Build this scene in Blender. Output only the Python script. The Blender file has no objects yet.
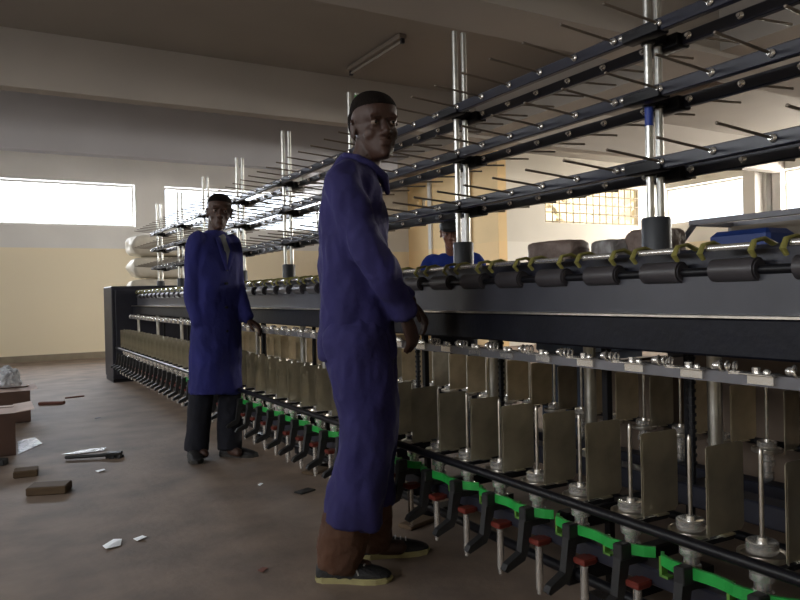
import bpy, bmesh, math, random
from mathutils import Vector, Matrix, noise

random.seed(7)
S = bpy.context.scene
C = S.collection
PI = math.pi

# ------------------------------------------------------------------ camera
cam_d = bpy.data.cameras.new('camera')
cam_d.sensor_width = 36.0
cam_d.lens = 715.0 / 800.0 * 36.0
cam_d.clip_start = 0.05
cam_d.clip_end = 200
cam = bpy.data.objects.new('camera', cam_d)
C.objects.link(cam)
cam.matrix_world = (Matrix.Translation((0, 0, 1.03)) @ Matrix.Rotation(-math.radians(30.1), 4, 'Z')
                    @ Matrix.Rotation(PI / 2 - math.atan(6.2 / 715.0), 4, 'X')
                    @ Matrix.Rotation(-math.atan(0.0225), 4, 'Z'))
S.camera = cam

# ------------------------------------------------------------------ sky, daylight, exposure
w = bpy.data.worlds.new('sky')
S.world = w
w.use_nodes = True
bg = w.node_tree.nodes['Background']
bg.inputs[0].default_value = (0.93, 0.97, 1.0, 1)
bg.inputs[1].default_value = 3.0
_nt = w.node_tree      # bright overcast sky above the horizon, dull ground below it
_tc = _nt.nodes.new('ShaderNodeTexCoord')
_sp = _nt.nodes.new('ShaderNodeSeparateXYZ')
_rp = _nt.nodes.new('ShaderNodeValToRGB')
_rp.color_ramp.elements[0].position = 0.0
_rp.color_ramp.elements[0].color = (0.16, 0.13, 0.09, 1)
_rp.color_ramp.elements[1].position = 0.03
_rp.color_ramp.elements[1].color = (0.93, 0.97, 1.0, 1)
_nt.links.new(_tc.outputs['Generated'], _sp.inputs[0])
_nt.links.new(_sp.outputs['Z'], _rp.inputs['Fac'])
_nt.links.new(_rp.outputs['Color'], bg.inputs[0])


def daylight_or_lamp(loc, rot, sx, sy, power, col=(0.95, 0.97, 1.0)):
    d = bpy.data.lights.new('window_daylight_or_lamp', 'AREA')
    d.shape = 'RECTANGLE'
    d.size = sx
    d.size_y = sy
    d.energy = power
    d.color = col
    o = bpy.data.objects.new('window_daylight_or_lamp', d)
    o.location = loc
    o.rotation_euler = rot
    C.objects.link(o)


# each one fills the opening of a real window, just outside it, tipped down like light from the sky
TD = math.radians(28)
daylight_or_lamp((0.85, 14.3, 2.95), (-PI / 2 + TD, 0, 0), 3.1, 0.9, 300)            # end wall, shining to -Y
daylight_or_lamp((4.55, 14.3, 2.95), (-PI / 2 + TD, 0, 0), 3.1, 0.9, 300)
daylight_or_lamp((13.15, 9.5, 2.95), (PI / 2 - TD, 0, PI / 2), 2.0, 0.9, 300, (1.0, 0.89, 0.74))     # right wall, shining to -X
daylight_or_lamp((13.15, 6.2, 2.95), (PI / 2 - TD, 0, PI / 2), 3.2, 0.9, 520, (1.0, 0.89, 0.74))
daylight_or_lamp((13.15, 2.2, 2.95), (PI / 2 - TD, 0, PI / 2), 3.2, 0.9, 420, (1.0, 0.89, 0.74))
for yy, pw in ((9.5, 95), (5.0, 100), (0.5, 190)):
    daylight_or_lamp((-5.45, yy, 2.7), (PI / 2 - 0.3, 0, -PI / 2), 3.4, 1.3, pw, (1.0, 0.96, 0.90))         # left wall, shining to +X

S.view_settings.view_transform = 'Standard'
S.view_settings.look = 'None'
S.view_settings.gamma = 1.0
S.view_settings.use_curve_mapping = False
S.view_settings.exposure = 0.12


# ------------------------------------------------------------------ materials
def mat(name, col, rough=0.6, metal=0.0, var=0.0, scale=6.0, bump=0.0, bscale=40.0, col2=None, spec=0.5, detail=5.0, stretch=None, coord='Object'):
    m = bpy.data.materials.new(name)
    m.use_nodes = True
    nt = m.node_tree
    b = nt.nodes['Principled BSDF']
    b.inputs['Base Color'].default_value = (*col, 1)
    b.inputs['Roughness'].default_value = rough
    b.inputs['Metallic'].default_value = metal
    b.inputs['Specular IOR Level'].default_value = spec
    tc = nt.nodes.new('ShaderNodeTexCoord')
    src = tc.outputs[coord]
    if stretch:
        mp = nt.nodes.new('ShaderNodeMapping')
        mp.inputs['Scale'].default_value = stretch
        nt.links.new(src, mp.inputs['Vector'])
        src = mp.outputs['Vector']
    if var > 0 or col2:
        n = nt.nodes.new('ShaderNodeTexNoise')
        n.inputs['Scale'].default_value = scale
        n.inputs['Detail'].default_value = detail
        nt.links.new(src, n.inputs['Vector'])
        r = nt.nodes.new('ShaderNodeValToRGB')
        r.color_ramp.elements[0].position = 0.32
        r.color_ramp.elements[1].position = 0.68
        c2 = col2 if col2 else tuple(c * (1 - var) for c in col)
        r.color_ramp.elements[0].color = (*c2, 1)
        r.color_ramp.elements[1].color = (*col, 1)
        nt.links.new(n.outputs['Fac'], r.inputs['Fac'])
        nt.links.new(r.outputs['Color'], b.inputs['Base Color'])
    if bump > 0:
        n2 = nt.nodes.new('ShaderNodeTexNoise')
        n2.inputs['Scale'].default_value = bscale
        n2.inputs['Detail'].default_value = 4
        nt.links.new(src, n2.inputs['Vector'])
        bp = nt.nodes.new('ShaderNodeBump')
        bp.inputs['Strength'].default_value = bump
        bp.inputs['Distance'].default_value = 0.02
        nt.links.new(n2.outputs['Fac'], bp.inputs['Height'])
        nt.links.new(bp.outputs['Normal'], b.inputs['Normal'])
    return m


def wall_mat(name, upper, lower, zsplit):
    """painted wall: a pale upper field and a cream dado up to zsplit, both a little mottled"""
    m = mat(name, upper, 0.75, var=0.1, scale=1.2, bump=0.12, bscale=30)
    nt = m.node_tree
    b = nt.nodes['Principled BSDF']
    up = b.inputs['Base Color'].links[0].from_socket
    geo = nt.nodes.new('ShaderNodeNewGeometry')
    sep = nt.nodes.new('ShaderNodeSeparateXYZ')
    nt.links.new(geo.outputs['Position'], sep.inputs[0])
    lt = nt.nodes.new('ShaderNodeMath')
    lt.operation = 'LESS_THAN'
    nt.links.new(sep.outputs['Z'], lt.inputs[0])
    lt.inputs[1].default_value = zsplit
    mx = nt.nodes.new('ShaderNodeMix')
    mx.data_type = 'RGBA'
    nt.links.new(lt.outputs[0], mx.inputs['Factor'])
    nt.links.new(up, mx.inputs[6])
    mx.inputs[7].default_value = (*lower, 1)
    nt.links.new(mx.outputs[2], b.inputs['Base Color'])
    return m


def glass_mat(name, tint=(0.95, 0.97, 1.0), gloss=0.1):
    m = bpy.data.materials.new(name)
    m.use_nodes = True
    nt = m.node_tree
    nt.nodes.clear()
    out = nt.nodes.new('ShaderNodeOutputMaterial')
    t = nt.nodes.new('ShaderNodeBsdfTransparent')
    t.inputs[0].default_value = (*tint, 1)
    g = nt.nodes.new('ShaderNodeBsdfGlossy')
    g.inputs['Roughness'].default_value = 0.05
    mx = nt.nodes.new('ShaderNodeMixShader')
    mx.inputs[0].default_value = gloss
    nt.links.new(t.outputs[0], mx.inputs[1])
    nt.links.new(g.outputs[0], mx.inputs[2])
    nt.links.new(mx.outputs[0], out.inputs[0])
    return m


M = {
    'floor': mat('concrete_floor', (0.270, 0.204, 0.156), 0.7, col2=(0.150, 0.112, 0.088), scale=3.2, bump=0.12, bscale=25, detail=10, spec=0.35),
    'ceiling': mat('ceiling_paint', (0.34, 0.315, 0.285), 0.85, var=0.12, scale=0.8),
    'beam': mat('beam_paint', (0.43, 0.40, 0.37), 0.8, var=0.1, scale=1.0),
    'beam_blue': mat('grey_blue_beam', (0.56, 0.56, 0.60), 0.8, var=0.1, scale=1.0),  # paler and bluer than the other beams
    'wall': wall_mat('wall_paint', (0.80, 0.78, 0.74), (0.86, 0.76, 0.56), 1.97),
    'wall_pale': wall_mat('wall_paint_pale', (0.74, 0.70, 0.62), (0.80, 0.77, 0.70), 1.97),
    'wall_warm': wall_mat('wall_paint_warm', (0.86, 0.63, 0.33), (0.84, 0.60, 0.31), 1.97),
    'skirt': mat('baseboard_paint', (0.30, 0.25, 0.18), 0.7, var=0.2),
    'frame': mat('window_frame_paint', (0.45, 0.43, 0.40), 0.6),
    'grille': mat('grille_steel', (0.16, 0.12, 0.07), 0.5, 0.2),
    'glass': glass_mat('window_glass'),
    'black': mat('black_enamel', (0.006, 0.006, 0.009), 0.42, var=0.3, scale=20, bump=0.05, spec=0.35),
    'beamblack': mat('black_beam_enamel', (0.006, 0.007, 0.014), 0.5, var=0.4, scale=14, bump=0.08, spec=0.25),
    'rail': mat('creel_rail_enamel', (0.020, 0.022, 0.038), 0.3, var=0.3, scale=10),
    'chrome': mat('chrome', (0.93, 0.91, 0.87), 0.27, 0.85, var=0.06, scale=5),
    'tube': mat('galvanised_tube', (0.74, 0.74, 0.70), 0.30, 1.0, col2=(0.42, 0.42, 0.40), scale=9, bump=0.05, bscale=50),
    'steel': mat('brushed_steel', (0.72, 0.68, 0.62), 0.33, 1.0, var=0.3, scale=30),
    'plate': mat('zinc_plate', (0.62, 0.58, 0.45), 0.32, 0.9, col2=(0.34, 0.31, 0.24), scale=7, bump=0.03),
    'plate_cream_lit': mat('zinc_plate_cream_lit', (0.60, 0.50, 0.34), 0.45, 0.6, col2=(0.36, 0.30, 0.2), scale=7),  # rear plates: the cream light they reflect is put into the colour
    'pin': mat('pin_steel', (0.24, 0.20, 0.165), 0.45, 0.6),
    'green': mat('green_enamel', (0.02, 0.36, 0.06), 0.38, var=0.25, scale=15),
    'olive': mat('olive_enamel', (0.27, 0.25, 0.07), 0.42, var=0.3, scale=15),
    'yellowgreen': mat('yellow_green_enamel', (0.10, 0.24, 0.04), 0.4),
    'red': mat('red_plastic', (0.15, 0.022, 0.014), 0.5, var=0.2),
    'panel': mat('grey_machine_enamel', (0.06, 0.062, 0.078), 0.42, var=0.2, scale=8),
    'panel_mid': mat('zinc_rail', (0.20, 0.20, 0.22), 0.4, 0.5, var=0.2),
    'panel_dark': mat('dark_machine_enamel', (0.020, 0.021, 0.034), 0.45, var=0.3, scale=8),
    'drum': mat('drum_bakelite', (0.055, 0.05, 0.055), 0.4, var=0.2),
    'socket': mat('socket_enamel', (0.05, 0.055, 0.065), 0.5, var=0.2),
    'tape_blue': mat('blue_tape', (0.02, 0.05, 0.30), 0.5),
    'tape_green': mat('green_tape', (0.10, 0.32, 0.08), 0.5),
    'blue': mat('blue_cotton', (0.025, 0.021, 0.120), 0.9, var=0.35, scale=5, bump=0.5, bscale=14),
    'blue2': mat('blue_cotton_bright', (0.014, 0.016, 0.140), 0.9, var=0.3, scale=5, bump=0.5, bscale=14),
    'blue3': mat('royal_blue_cotton', (0.015, 0.045, 0.33), 0.9, var=0.3, scale=5, bump=0.4, bscale=14),
    'brown_cloth': mat('brown_trouser_cloth', (0.085, 0.036, 0.018), 0.9, var=0.35, scale=9, bump=0.5, bscale=18),
    'dark_cloth': mat('navy_trouser_cloth', (0.005, 0.006, 0.014), 0.9, var=0.3, scale=9, bump=0.4, bscale=18),
    'shirt': mat('grey_shirt_cloth', (0.16, 0.17, 0.17), 0.9),
    'skin': mat('dark_brown_skin', (0.058, 0.025, 0.016), 0.58, var=0.25, scale=12, bump=0.05, bscale=90),
    'skin2': mat('warm_brown_skin', (0.22, 0.09, 0.055), 0.45, var=0.2, scale=12),
    'lip': mat('lips', (0.12, 0.045, 0.035), 0.4),
    'hair': mat('short_black_hair', (0.010, 0.007, 0.006), 0.95, bump=0.6, bscale=220, spec=0.12),
    'eyewhite': mat('eye_white', (0.20, 0.15, 0.12), 0.25),
    'iris': mat('iris', (0.01, 0.006, 0.004), 0.15),
    'shoe': mat('black_shoe_mesh', (0.014, 0.014, 0.016), 0.6, var=0.3, scale=30, bump=0.3, bscale=120),
    'sole': mat('yellow_sole_rubber', (0.40, 0.36, 0.17), 0.6, var=0.25, scale=20),
    'soledark': mat('dark_sole_rubber', (0.02, 0.018, 0.015), 0.6),
    'shoe_stripe': mat('silver_shoe_stripe', (0.45, 0.45, 0.45), 0.4),
    'card': mat('cardboard', (0.105, 0.058, 0.042), 0.85, var=0.2, scale=5, bump=0.1),
    'card_light': mat('cardboard_inside', (0.70, 0.56, 0.51), 0.85, var=0.15, scale=5),
    'card_tan': mat('tan_cardboard', (0.22, 0.165, 0.125), 0.85, var=0.2, scale=4),
    'wood': mat('raw_wood', (0.11, 0.07, 0.035), 0.8, col2=(0.075, 0.045, 0.024), scale=5, stretch=(1, 10, 10)),
    'wood_red': mat('reddish_wood', (0.17, 0.06, 0.04), 0.8, var=0.25),
    'paper': mat('white_paper', (0.85, 0.88, 0.90), 0.5),
    'plastic': mat('clear_plastic_film', (0.52, 0.54, 0.58), 0.22, var=0.3, scale=22, bump=0.8, bscale=35),
    'sack': mat('white_woven_sack', (0.70, 0.64, 0.52), 0.7, var=0.2, scale=5, bump=0.4, bscale=12),
    'bundle': mat('wrapped_yarn_bundle', (0.30, 0.23, 0.20), 0.5, col2=(0.17, 0.12, 0.10), scale=12, bump=0.7, bscale=26),
    'bundle2': mat('grey_wrapped_bundle', (0.42, 0.42, 0.42), 0.4, col2=(0.22, 0.19, 0.18), scale=16, bump=0.7, bscale=26),
    'lamp': mat('batten_enamel', (0.26, 0.22, 0.19), 0.5),
    'lamp_tube': mat('fluorescent_tube_glass', (0.36, 0.33, 0.30), 0.25),
    'blue_plastic': mat('blue_plastic', (0.02, 0.06, 0.28), 0.4),
    'blue_grey': mat('blue_grey_plastic', (0.07, 0.10, 0.16), 0.5, var=0.3),
    'tan_panel': mat('tan_metal_panel', (0.40, 0.34, 0.26), 0.5, var=0.2, scale=3),
    'rubber': mat('black_rubber', (0.012, 0.012, 0.013), 0.6),
}


# ------------------------------------------------------------------ mesh helpers
class MB:
    """collects shapes and links them as ONE mesh object"""

    def __init__(self):
        self.v, self.f, self.m = [], [], []
        self.mi = 0

    def add(self, vs, fs):
        n = len(self.v)
        self.v += [tuple(v) for v in vs]
        for f in fs:
            self.f.append([i + n for i in f])
            self.m.append(self.mi)
        return self

    def box(self, x0, x1, y0, y1, z0, z1, rot=None, piv=None, bev=0.0):
        x0, x1 = min(x0, x1), max(x0, x1)
        y0, y1 = min(y0, y1), max(y0, y1)
        z0, z1 = min(z0, z1), max(z0, z1)
        if bev > 0:
            b = min(bev, (x1 - x0) * .45, (y1 - y0) * .45, (z1 - z0) * .45)
            vs, ring = [], []
            for z, ins in ((z0, b), (z0 + b, 0), (z1 - b, 0), (z1, b)):
                a0, a1, c0, c1 = x0 + ins, x1 - ins, y0 + ins, y1 - ins
                k = b * (0.6 if ins == 0 else 0.3)
                pts = [(a0 + k, c0), (a1 - k, c0), (a1, c0 + k), (a1, c1 - k), (a1 - k, c1), (a0 + k, c1), (a0, c1 - k), (a0, c0 + k)]
                vs += [Vector((p[0], p[1], z)) for p in pts]
            fs = [list(range(7, -1, -1)), list(range(24, 32))]
            for r in range(3):
                for i in range(8):
                    j = (i + 1) % 8
                    fs.append([r * 8 + i, r * 8 + j, r * 8 + 8 + j, r * 8 + 8 + i])
        else:
            vs = [Vector((x, y, z)) for z in (z0, z1) for y in (y0, y1) for x in (x0, x1)]
            fs = [[0, 2, 3, 1], [4, 5, 7, 6], [0, 1, 5, 4], [2, 6, 7, 3], [0, 4, 6, 2], [1, 3, 7, 5]]
        if rot is not None:
            p = Vector(piv) if piv is not None else Vector(((x0 + x1) / 2, (y0 + y1) / 2, (z0 + z1) / 2))
            vs = [rot @ (v - p) + p for v in vs]
        return self.add(vs, fs)

    def cyl(self, a, b, r, r2=None, n=12):
        r2 = r if r2 is None else r2
        return self.tube([a, b], [r, r2], n)

    def tube(self, pts, rad, n=10, flat=1.0, up=None, cap=False):
        pts = [Vector(p) for p in pts]
        if not hasattr(rad, '__len__'):
            rad = [rad] * len(pts)
        if cap:   # rounded ends
            d0 = (pts[0] - pts[1]).normalized()
            d1 = (pts[-1] - pts[-2]).normalized()
            P, Rr = [], []
            for k in (0.97, 0.72, 0.35):
                P.append(pts[0] + d0 * rad[0] * k)
                Rr.append(rad[0] * math.sqrt(1 - k * k))
            P += pts
            Rr += list(rad)
            for k in (0.35, 0.72, 0.97):
                P.append(pts[-1] + d1 * rad[-1] * k)
                Rr.append(rad[-1] * math.sqrt(1 - k * k))
            pts, rad = P, Rr
        t = (pts[1] - pts[0]).normalized()
        if up is None:
            up = Vector((0, 0, 1)) if abs(t.z) < 0.9 else Vector((1, 0, 0))
        u = (Vector(up) - t * t.dot(Vector(up))).normalized()
        vs, fs = [], []
        for i, p in enumerate(pts):
            if i == 0:
                tn = (pts[1] - pts[0])
            elif i == len(pts) - 1:
                tn = (pts[-1] - pts[-2])
            else:
                tn = (pts[i + 1] - p).normalized() + (p - pts[i - 1]).normalized()
            tn = tn.normalized()
            u = (u - tn * tn.dot(u)).normalized()
            v = tn.cross(u)
            for k in range(n):
                a = 2 * PI * k / n
                vs.append(p + u * (math.cos(a) * rad[i] * flat) + v * (math.sin(a) * rad[i]))
        for i in range(len(pts) - 1):
            for k in range(n):
                j = (k + 1) % n
                fs.append([i * n + k, i * n + j, (i + 1) * n + j, (i + 1) * n + k])
        fs.append(list(range(n - 1, -1, -1)))
        fs.append([(len(pts) - 1) * n + k for k in range(n)])
        return self.add(vs, fs)

    def lathe(self, prof, c=(0, 0, 0), n=20):
        """prof: (r, z) from bottom to top, about a vertical axis"""
        vs, fs = [], []
        for r, z in prof:
            for k in range(n):
                a = 2 * PI * k / n
                vs.append((c[0] + r * math.cos(a), c[1] + r * math.sin(a), c[2] + z))
        for i in range(len(prof) - 1):
            for k in range(n):
                j = (k + 1) % n
                fs.append([i * n + k, i * n + j, (i + 1) * n + j, (i + 1) * n + k])
        fs.append(list(range(n - 1, -1, -1)))
        fs.append([(len(prof) - 1) * n + k for k in range(n)])
        return self.add(vs, fs)

    def ell(self, c, r, rot=None, nu=16, nv=10):
        vs, fs = [], []
        c = Vector(c)
        for i in range(nv + 1):
            th = PI * (i + 0.02) / (nv + 0.04)
            for k in range(nu):
                a = 2 * PI * k / nu
                v = Vector((r[0] * math.sin(th) * math.cos(a), r[1] * math.sin(th) * math.sin(a), -r[2] * math.cos(th)))
                if rot is not None:
                    v = rot @ v
                vs.append(c + v)
        for i in range(nv):
            for k in range(nu):
                j = (k + 1) % nu
                fs.append([i * nu + k, i * nu + j, (i + 1) * nu + j, (i + 1) * nu + k])
        fs.append(list(range(nu - 1, -1, -1)))
        fs.append([nv * nu + k for k in range(nu)])
        return self.add(vs, fs)

    def rings(self, rs, n=28, p=2.3):
        """rs: (z, x_back, x_front, half_width[, y_centre]) horizontal super-ellipse slices"""
        vs, fs = [], []
        for r in rs:
            z, xb, xf, hw = r[:4]
            yc = r[4] if len(r) > 4 else 0
            cx, rx = (xb + xf) / 2, (xf - xb) / 2
            for k in range(n):
                a = 2 * PI * k / n
                ca, sa = math.cos(a), math.sin(a)
                vs.append((cx + rx * math.copysign(abs(ca) ** (2 / p), ca), yc + hw * math.copysign(abs(sa) ** (2 / p), sa), z))
        for i in range(len(rs) - 1):
            for k in range(n):
                j = (k + 1) % n
                fs.append([i * n + k, i * n + j, (i + 1) * n + j, (i + 1) * n + k])
        fs.append(list(range(n - 1, -1, -1)))
        fs.append([(len(rs) - 1) * n + k for k in range(n)])
        return self.add(vs, fs)

    def prism(self, poly, z0, z1):
        n = len(poly)
        vs = [(x, y, z0) for x, y in poly] + [(x, y, z1) for x, y in poly]
        fs = [list(range(n - 1, -1, -1)), list(range(n, 2 * n))]
        for i in range(n):
            j = (i + 1) % n
            fs.append([i, j, n + j, n + i])
        return self.add(vs, fs)

    def ribbon(self, path, th, z0, z1):
        """a flat bar bent along a plan path (x, y), thickness th"""
        L, Rr = [], []
        P = [Vector((p[0], p[1])) for p in path]
        for i, p in enumerate(P):
            a = P[max(i - 1, 0)]
            b = P[min(i + 1, len(P) - 1)]
            t = (b - a).normalized()
            nn = Vector((-t.y, t.x))
            L.append(p + nn * th / 2)
            Rr.append(p - nn * th / 2)
        n = len(P)
        vs = [(q.x, q.y, z) for z in (z0, z1) for q in L + Rr]
        fs = []
        for i in range(n - 1):
            fs.append([i, i + 1, 2 * n + i + 1, 2 * n + i])
            fs.append([n + i + 1, n + i, 3 * n + i, 3 * n + i + 1])
            fs.append([2 * n + i, 2 * n + i + 1, 3 * n + i + 1, 3 * n + i])
            fs.append([i + 1, i, n + i, n + i + 1])
        fs.append([0, 2 * n, 3 * n, n])
        fs.append([n - 1, 2 * n - 1, 4 * n - 1, 3 * n - 1])
        return self.add(vs, fs)

    def xf(self, mtx):
        self.v = [tuple(mtx @ Vector(v)) for v in self.v]
        return self

    def mesh(self, name, mats, smooth=False):
        me = bpy.data.meshes.new(name)
        me.from_pydata(self.v, [], self.f)
        if not isinstance(mats, (list, tuple)):
            mats = [mats]
        for m in mats:
            me.materials.append(m)
        for i, p in enumerate(me.polygons):
            p.material_index = min(self.m[i], len(mats) - 1)
        me.validate()
        bm = bmesh.new()
        bm.from_mesh(me)
        bmesh.ops.recalc_face_normals(bm, faces=bm.faces)
        if smooth:
            for f in bm.faces:
                f.smooth = True
            for e in bm.edges:
                if len(e.link_faces) == 2 and e.calc_face_angle(0) > 0.75:
                    e.smooth = False
        bm.to_mesh(me)
        bm.free()
        return me

    def build(self, name, mats, parent=None, smooth=False, origin=None):
        if origin is not None:
            o3 = Vector(origin)
            self.v = [tuple(Vector(v) - o3) for v in self.v]
        me = self.mesh(name, mats, smooth)
        o = bpy.data.objects.new(name, me)
        C.objects.link(o)
        if parent is not None:
            o.parent = parent
        if origin is not None:
            o.location = origin
        return o


def tag(o, label, cat, group=None, kind=None):
    o['label'] = label
    o['category'] = cat
    if group:
        o['group'] = group
    if kind:
        o['kind'] = kind
    return o


def thing(name, label, cat, loc=(0, 0, 0), rz=0.0, group=None):
    o = bpy.data.objects.new(name, None)
    o.empty_display_size = 0.1
    o.location = loc
    o.rotation_euler = (0, 0, rz)
    C.objects.link(o)
    return tag(o, label, cat, group)


def struct(name, mb, m, parent=None, smooth=False):
    o = mb.build(name, m, parent, smooth)
    if parent is None:
        o['kind'] = 'structure'
    return o


def put(name, me, parent, loc=(0, 0, 0), rot=None):
    o = bpy.data.objects.new(name, me)
    o.parent = parent
    o.location = loc
    if rot:
        o.rotation_euler = rot
    C.objects.link(o)
    return o


def dup(o, parent, loc=None):
    c = o.copy()
    C.objects.link(c)
    c.parent = parent
    if loc is not None:
        c.location = loc
    for ch in list(o.children):
        dup(ch, c)
    return c


# ================================================================== THE ROOM
CEIL = 3.66
X0, X1, Y0, Y1 = -5.0, 12.7, -4.0, 13.87
T = 0.25
struct('floor', MB().box(X0 - T, X1 + T, Y0 - T, Y1 + T, -0.2, 0), M['floor'])
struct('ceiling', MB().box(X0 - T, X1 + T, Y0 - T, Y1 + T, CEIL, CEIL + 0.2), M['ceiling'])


def wall_with_holes(name, axis, c0, c1, a0, a1, holes, m, ztop=CEIL):
    """axis 'x': wall runs along x at y in [c0, c1]; holes (a0, a1, z0, z1)"""
    mb = MB()

    def bx(p0, p1, z0, z1):
        if p1 - p0 < 1e-4 or z1 - z0 < 1e-4:
            return
        if axis == 'x':
            mb.box(p0, p1, c0, c1, z0, z1)
        else:
            mb.box(c0, c1, p0, p1, z0, z1)
    cur = a0
    for h in sorted(holes):
        bx(cur, h[0], 0, ztop)
        bx(h[0], h[1], 0, h[2])
        bx(h[0], h[1], h[3], ztop)
        cur = h[1]
    bx(cur, a1, 0, ztop)
    return struct(name, mb, m)


ZB, ZT = 2.38, 3.15
wall_with_holes('wall_end', 'x', Y1, Y1 + T, X0, X1, [(-0.75, 2.43, ZB, ZT), (2.97, 6.15, ZB, ZT)], M['wall'])
wall_with_holes('wall_right', 'y', X1, X1 + T, Y0, Y1, [(8.50, 10.50, ZB, ZT), (4.5, 7.86, ZB, ZT), (0.6, 3.8, ZB, ZT), (8.02, 8.14, ZB, ZT)], M['wall'])
wall_with_holes('wall_left', 'y', X0 - T, X0, Y0, Y1, [(7.8, 11.2, 2.0, 3.2), (3.3, 6.7, 2.0, 3.2), (-1.2, 2.2, 2.0, 3.2)], M['wall'])
wall_with_holes('wall_rear', 'x', Y0 - T, Y0, X0, X1, [], M['wall'])
# the corner store projects into the hall: side wall and front wall with a grilled window
wall_with_holes('wall_side', 'y', 8.3, 8.5, 10.6, Y1, [(13.1, 13.4, 2.82, 3.10)], M['wall_warm'])
wall_with_holes('wall_inner', 'x', 10.6, 10.8, 8.5, X1, [(9.45, 12.05, 2.36, 3.13)], M['wall_pale'])
struct('baseboard_end', MB().box(X0, 8.3, Y1 - 0.02, Y1, 0, 0.11), M['skirt'])
struct('baseboard_left', MB().box(X0, X0 + 0.02, Y0, Y1, 0, 0.11), M['skirt'])
struct('baseboard_right', MB().box(X1 - 0.02, X1, Y0, 10.6, 0, 0.11), M['skirt'])


def window(n, axis, c, a0, a1, z0, z1, nm=3, glass='glass'):
    t = bpy.data.objects.new('window_%d' % n, None)
    C.objects.link(t)
    t['kind'] = 'structure'
    f = MB()

    def bx(mb, p0, p1, q0, q1, d=0.03):
        if axis == 'x':
            mb.box(p0, p1, c - d, c + d, q0, q1)
        else:
            mb.box(c - d, c + d, p0, p1, q0, q1)
    e = 0.035
    bx(f, a0, a1, z0, z0 + e)
    bx(f, a0, a1, z1 - e, z1)
    bx(f, a0, a0 + e, z0 + e, z1 - e)
    bx(f, a1 - e, a1, z0 + e, z1 - e)
    f.build('window_frame', M['frame'], t)
    g = MB()
    bx(g, a0 + e, a1 - e, z0 + e, z1 - e, 0.004)
    g.build('pane', M[glass], t)
    return t


window(1, 'x', Y1 + 0.18, -0.75, 2.43, ZB, ZT)
window(2, 'x', Y1 + 0.18, 2.97, 6.15, ZB, ZT)
window(3, 'y', X1 + 0.18, 8.50, 10.50, ZB, ZT)
window(4, 'y', X1 + 0.18, 4.5, 7.86, ZB, ZT)
window(5, 'y', X1 + 0.18, 0.6, 3.8, ZB, ZT)
window(6, 'y', X0 - 0.18, 7.8, 11.2, 2.0, 3.2)
window(10, 'y', X0 - 0.18, 3.3, 6.7, 2.0, 3.2)
window(11, 'y', X0 - 0.18, -1.2, 2.2, 2.0, 3.2)
window(7, 'y', 8.42, 13.1, 13.4, 2.82, 3.10)
window(9, 'y', X1 + 0.18, 8.02, 8.14, ZB, ZT)
# grilled window of the store: frosted amber panes behind a steel grid
t8 = bpy.data.objects.new('window_8', None)
C.objects.link(t8)
t8['kind'] = 'structure'
amber = bpy.data.materials.new('amber_frosted_glass')
amber.use_nodes = True
nt = amber.node_tree
nt.nodes.clear()
o_ = nt.nodes.new('ShaderNodeOutputMaterial')
tr = nt.nodes.new('ShaderNodeBsdfTransparent')
tl = nt.nodes.new('ShaderNodeBsdfTranslucent')
tl.inputs[0].default_value = (0.95, 0.90, 0.76, 1)
tr.inputs[0].default_value = (1.0, 0.96, 0.85, 1)
mx = nt.nodes.new('ShaderNodeMixShader')
tcn = nt.nodes.new('ShaderNodeTexCoord')
nz = nt.nodes.new('ShaderNodeTexNoise')
nz.inputs['Scale'].default_value = 4.0
rp = nt.nodes.new('ShaderNodeValToRGB')
rp.color_ramp.elements[0].position = 0.44
rp.color_ramp.elements[1].position = 0.56
nt.links.new(tcn.outputs['Object'], nz.inputs['Vector'])
nt.links.new(nz.outputs['Fac'], rp.inputs['Fac'])
nt.links.new(rp.outputs['Color'], mx.inputs[0])
nt.links.new(tr.outputs[0], mx.inputs[1])
nt.links.new(tl.outputs[0], mx.inputs[2])
nt.links.new(mx.outputs[0], o_.inputs[0])
MB().box(9.45, 12.05, 10.72, 10.728, 2.36, 3.13).build('pane', amber, t8)
g = MB()
for i in range(15):
    x = 9.47 + i * (2.56 / 14)
    g.cyl((x, 10.62, 2.36), (x, 10.62, 3.13), 0.011, n=6)
for i in range(5):
    z = 2.38 + i * (0.73 / 4)
    g.cyl((9.45, 10.61, z), (12.05, 10.61, z), 0.011, n=6)
g.build('window_grille', M['grille'], t8)
# added area lamp inside the store lights its panes from behind; no window there
daylight_or_lamp((10.6, 13.6, 3.0), (-PI / 2, 0, 0), 3.0, 0.7, 170, (1.0, 0.97, 0.9))

# ceiling beams: two cross the hall, one runs its length
struct('trim_1', MB().box(X0, 8.3, 7.78, 7.96, 3.10, CEIL).box(8.3, X1, 7.78, 7.96, 3.10, CEIL), M['beam'])
struct('trim_2', MB().box(X0, X1, 4.10, 4.63, 3.10, CEIL), M['beam'])
struct('trim_3', MB().box(5.75, 6.05, 4.63, 7.78, 3.14, CEIL), M['beam'])
struct('trim_9', MB().box(5.75, 6.05, 7.96, Y1, 3.14, CEIL), M['beam'])
struct('trim_10', MB().box(X0, 5.75, 9.9, 10.1, 2.91, CEIL), M['beam_blue'])
struct('trim_4', MB().box(5.75, 6.05, Y0, 4.10, 3.14, CEIL), M['beam'])
struct('trim_5', MB().box(X0, X1, 0.6, 1.1, 3.10, CEIL), M['beam'])
# pilasters
struct('trim_6', MB().box(8.26, 8.30, 12.86, 12.98, 0, CEIL), M['wall'])
struct('trim_7', MB().box(8.22, 8.30, 11.45, 11.75, 0, CEIL), M['wall'])
struct('trim_8', MB().box(12.45, 12.70, 8.20, 8.45, 0, CEIL), M['wall'])


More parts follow.
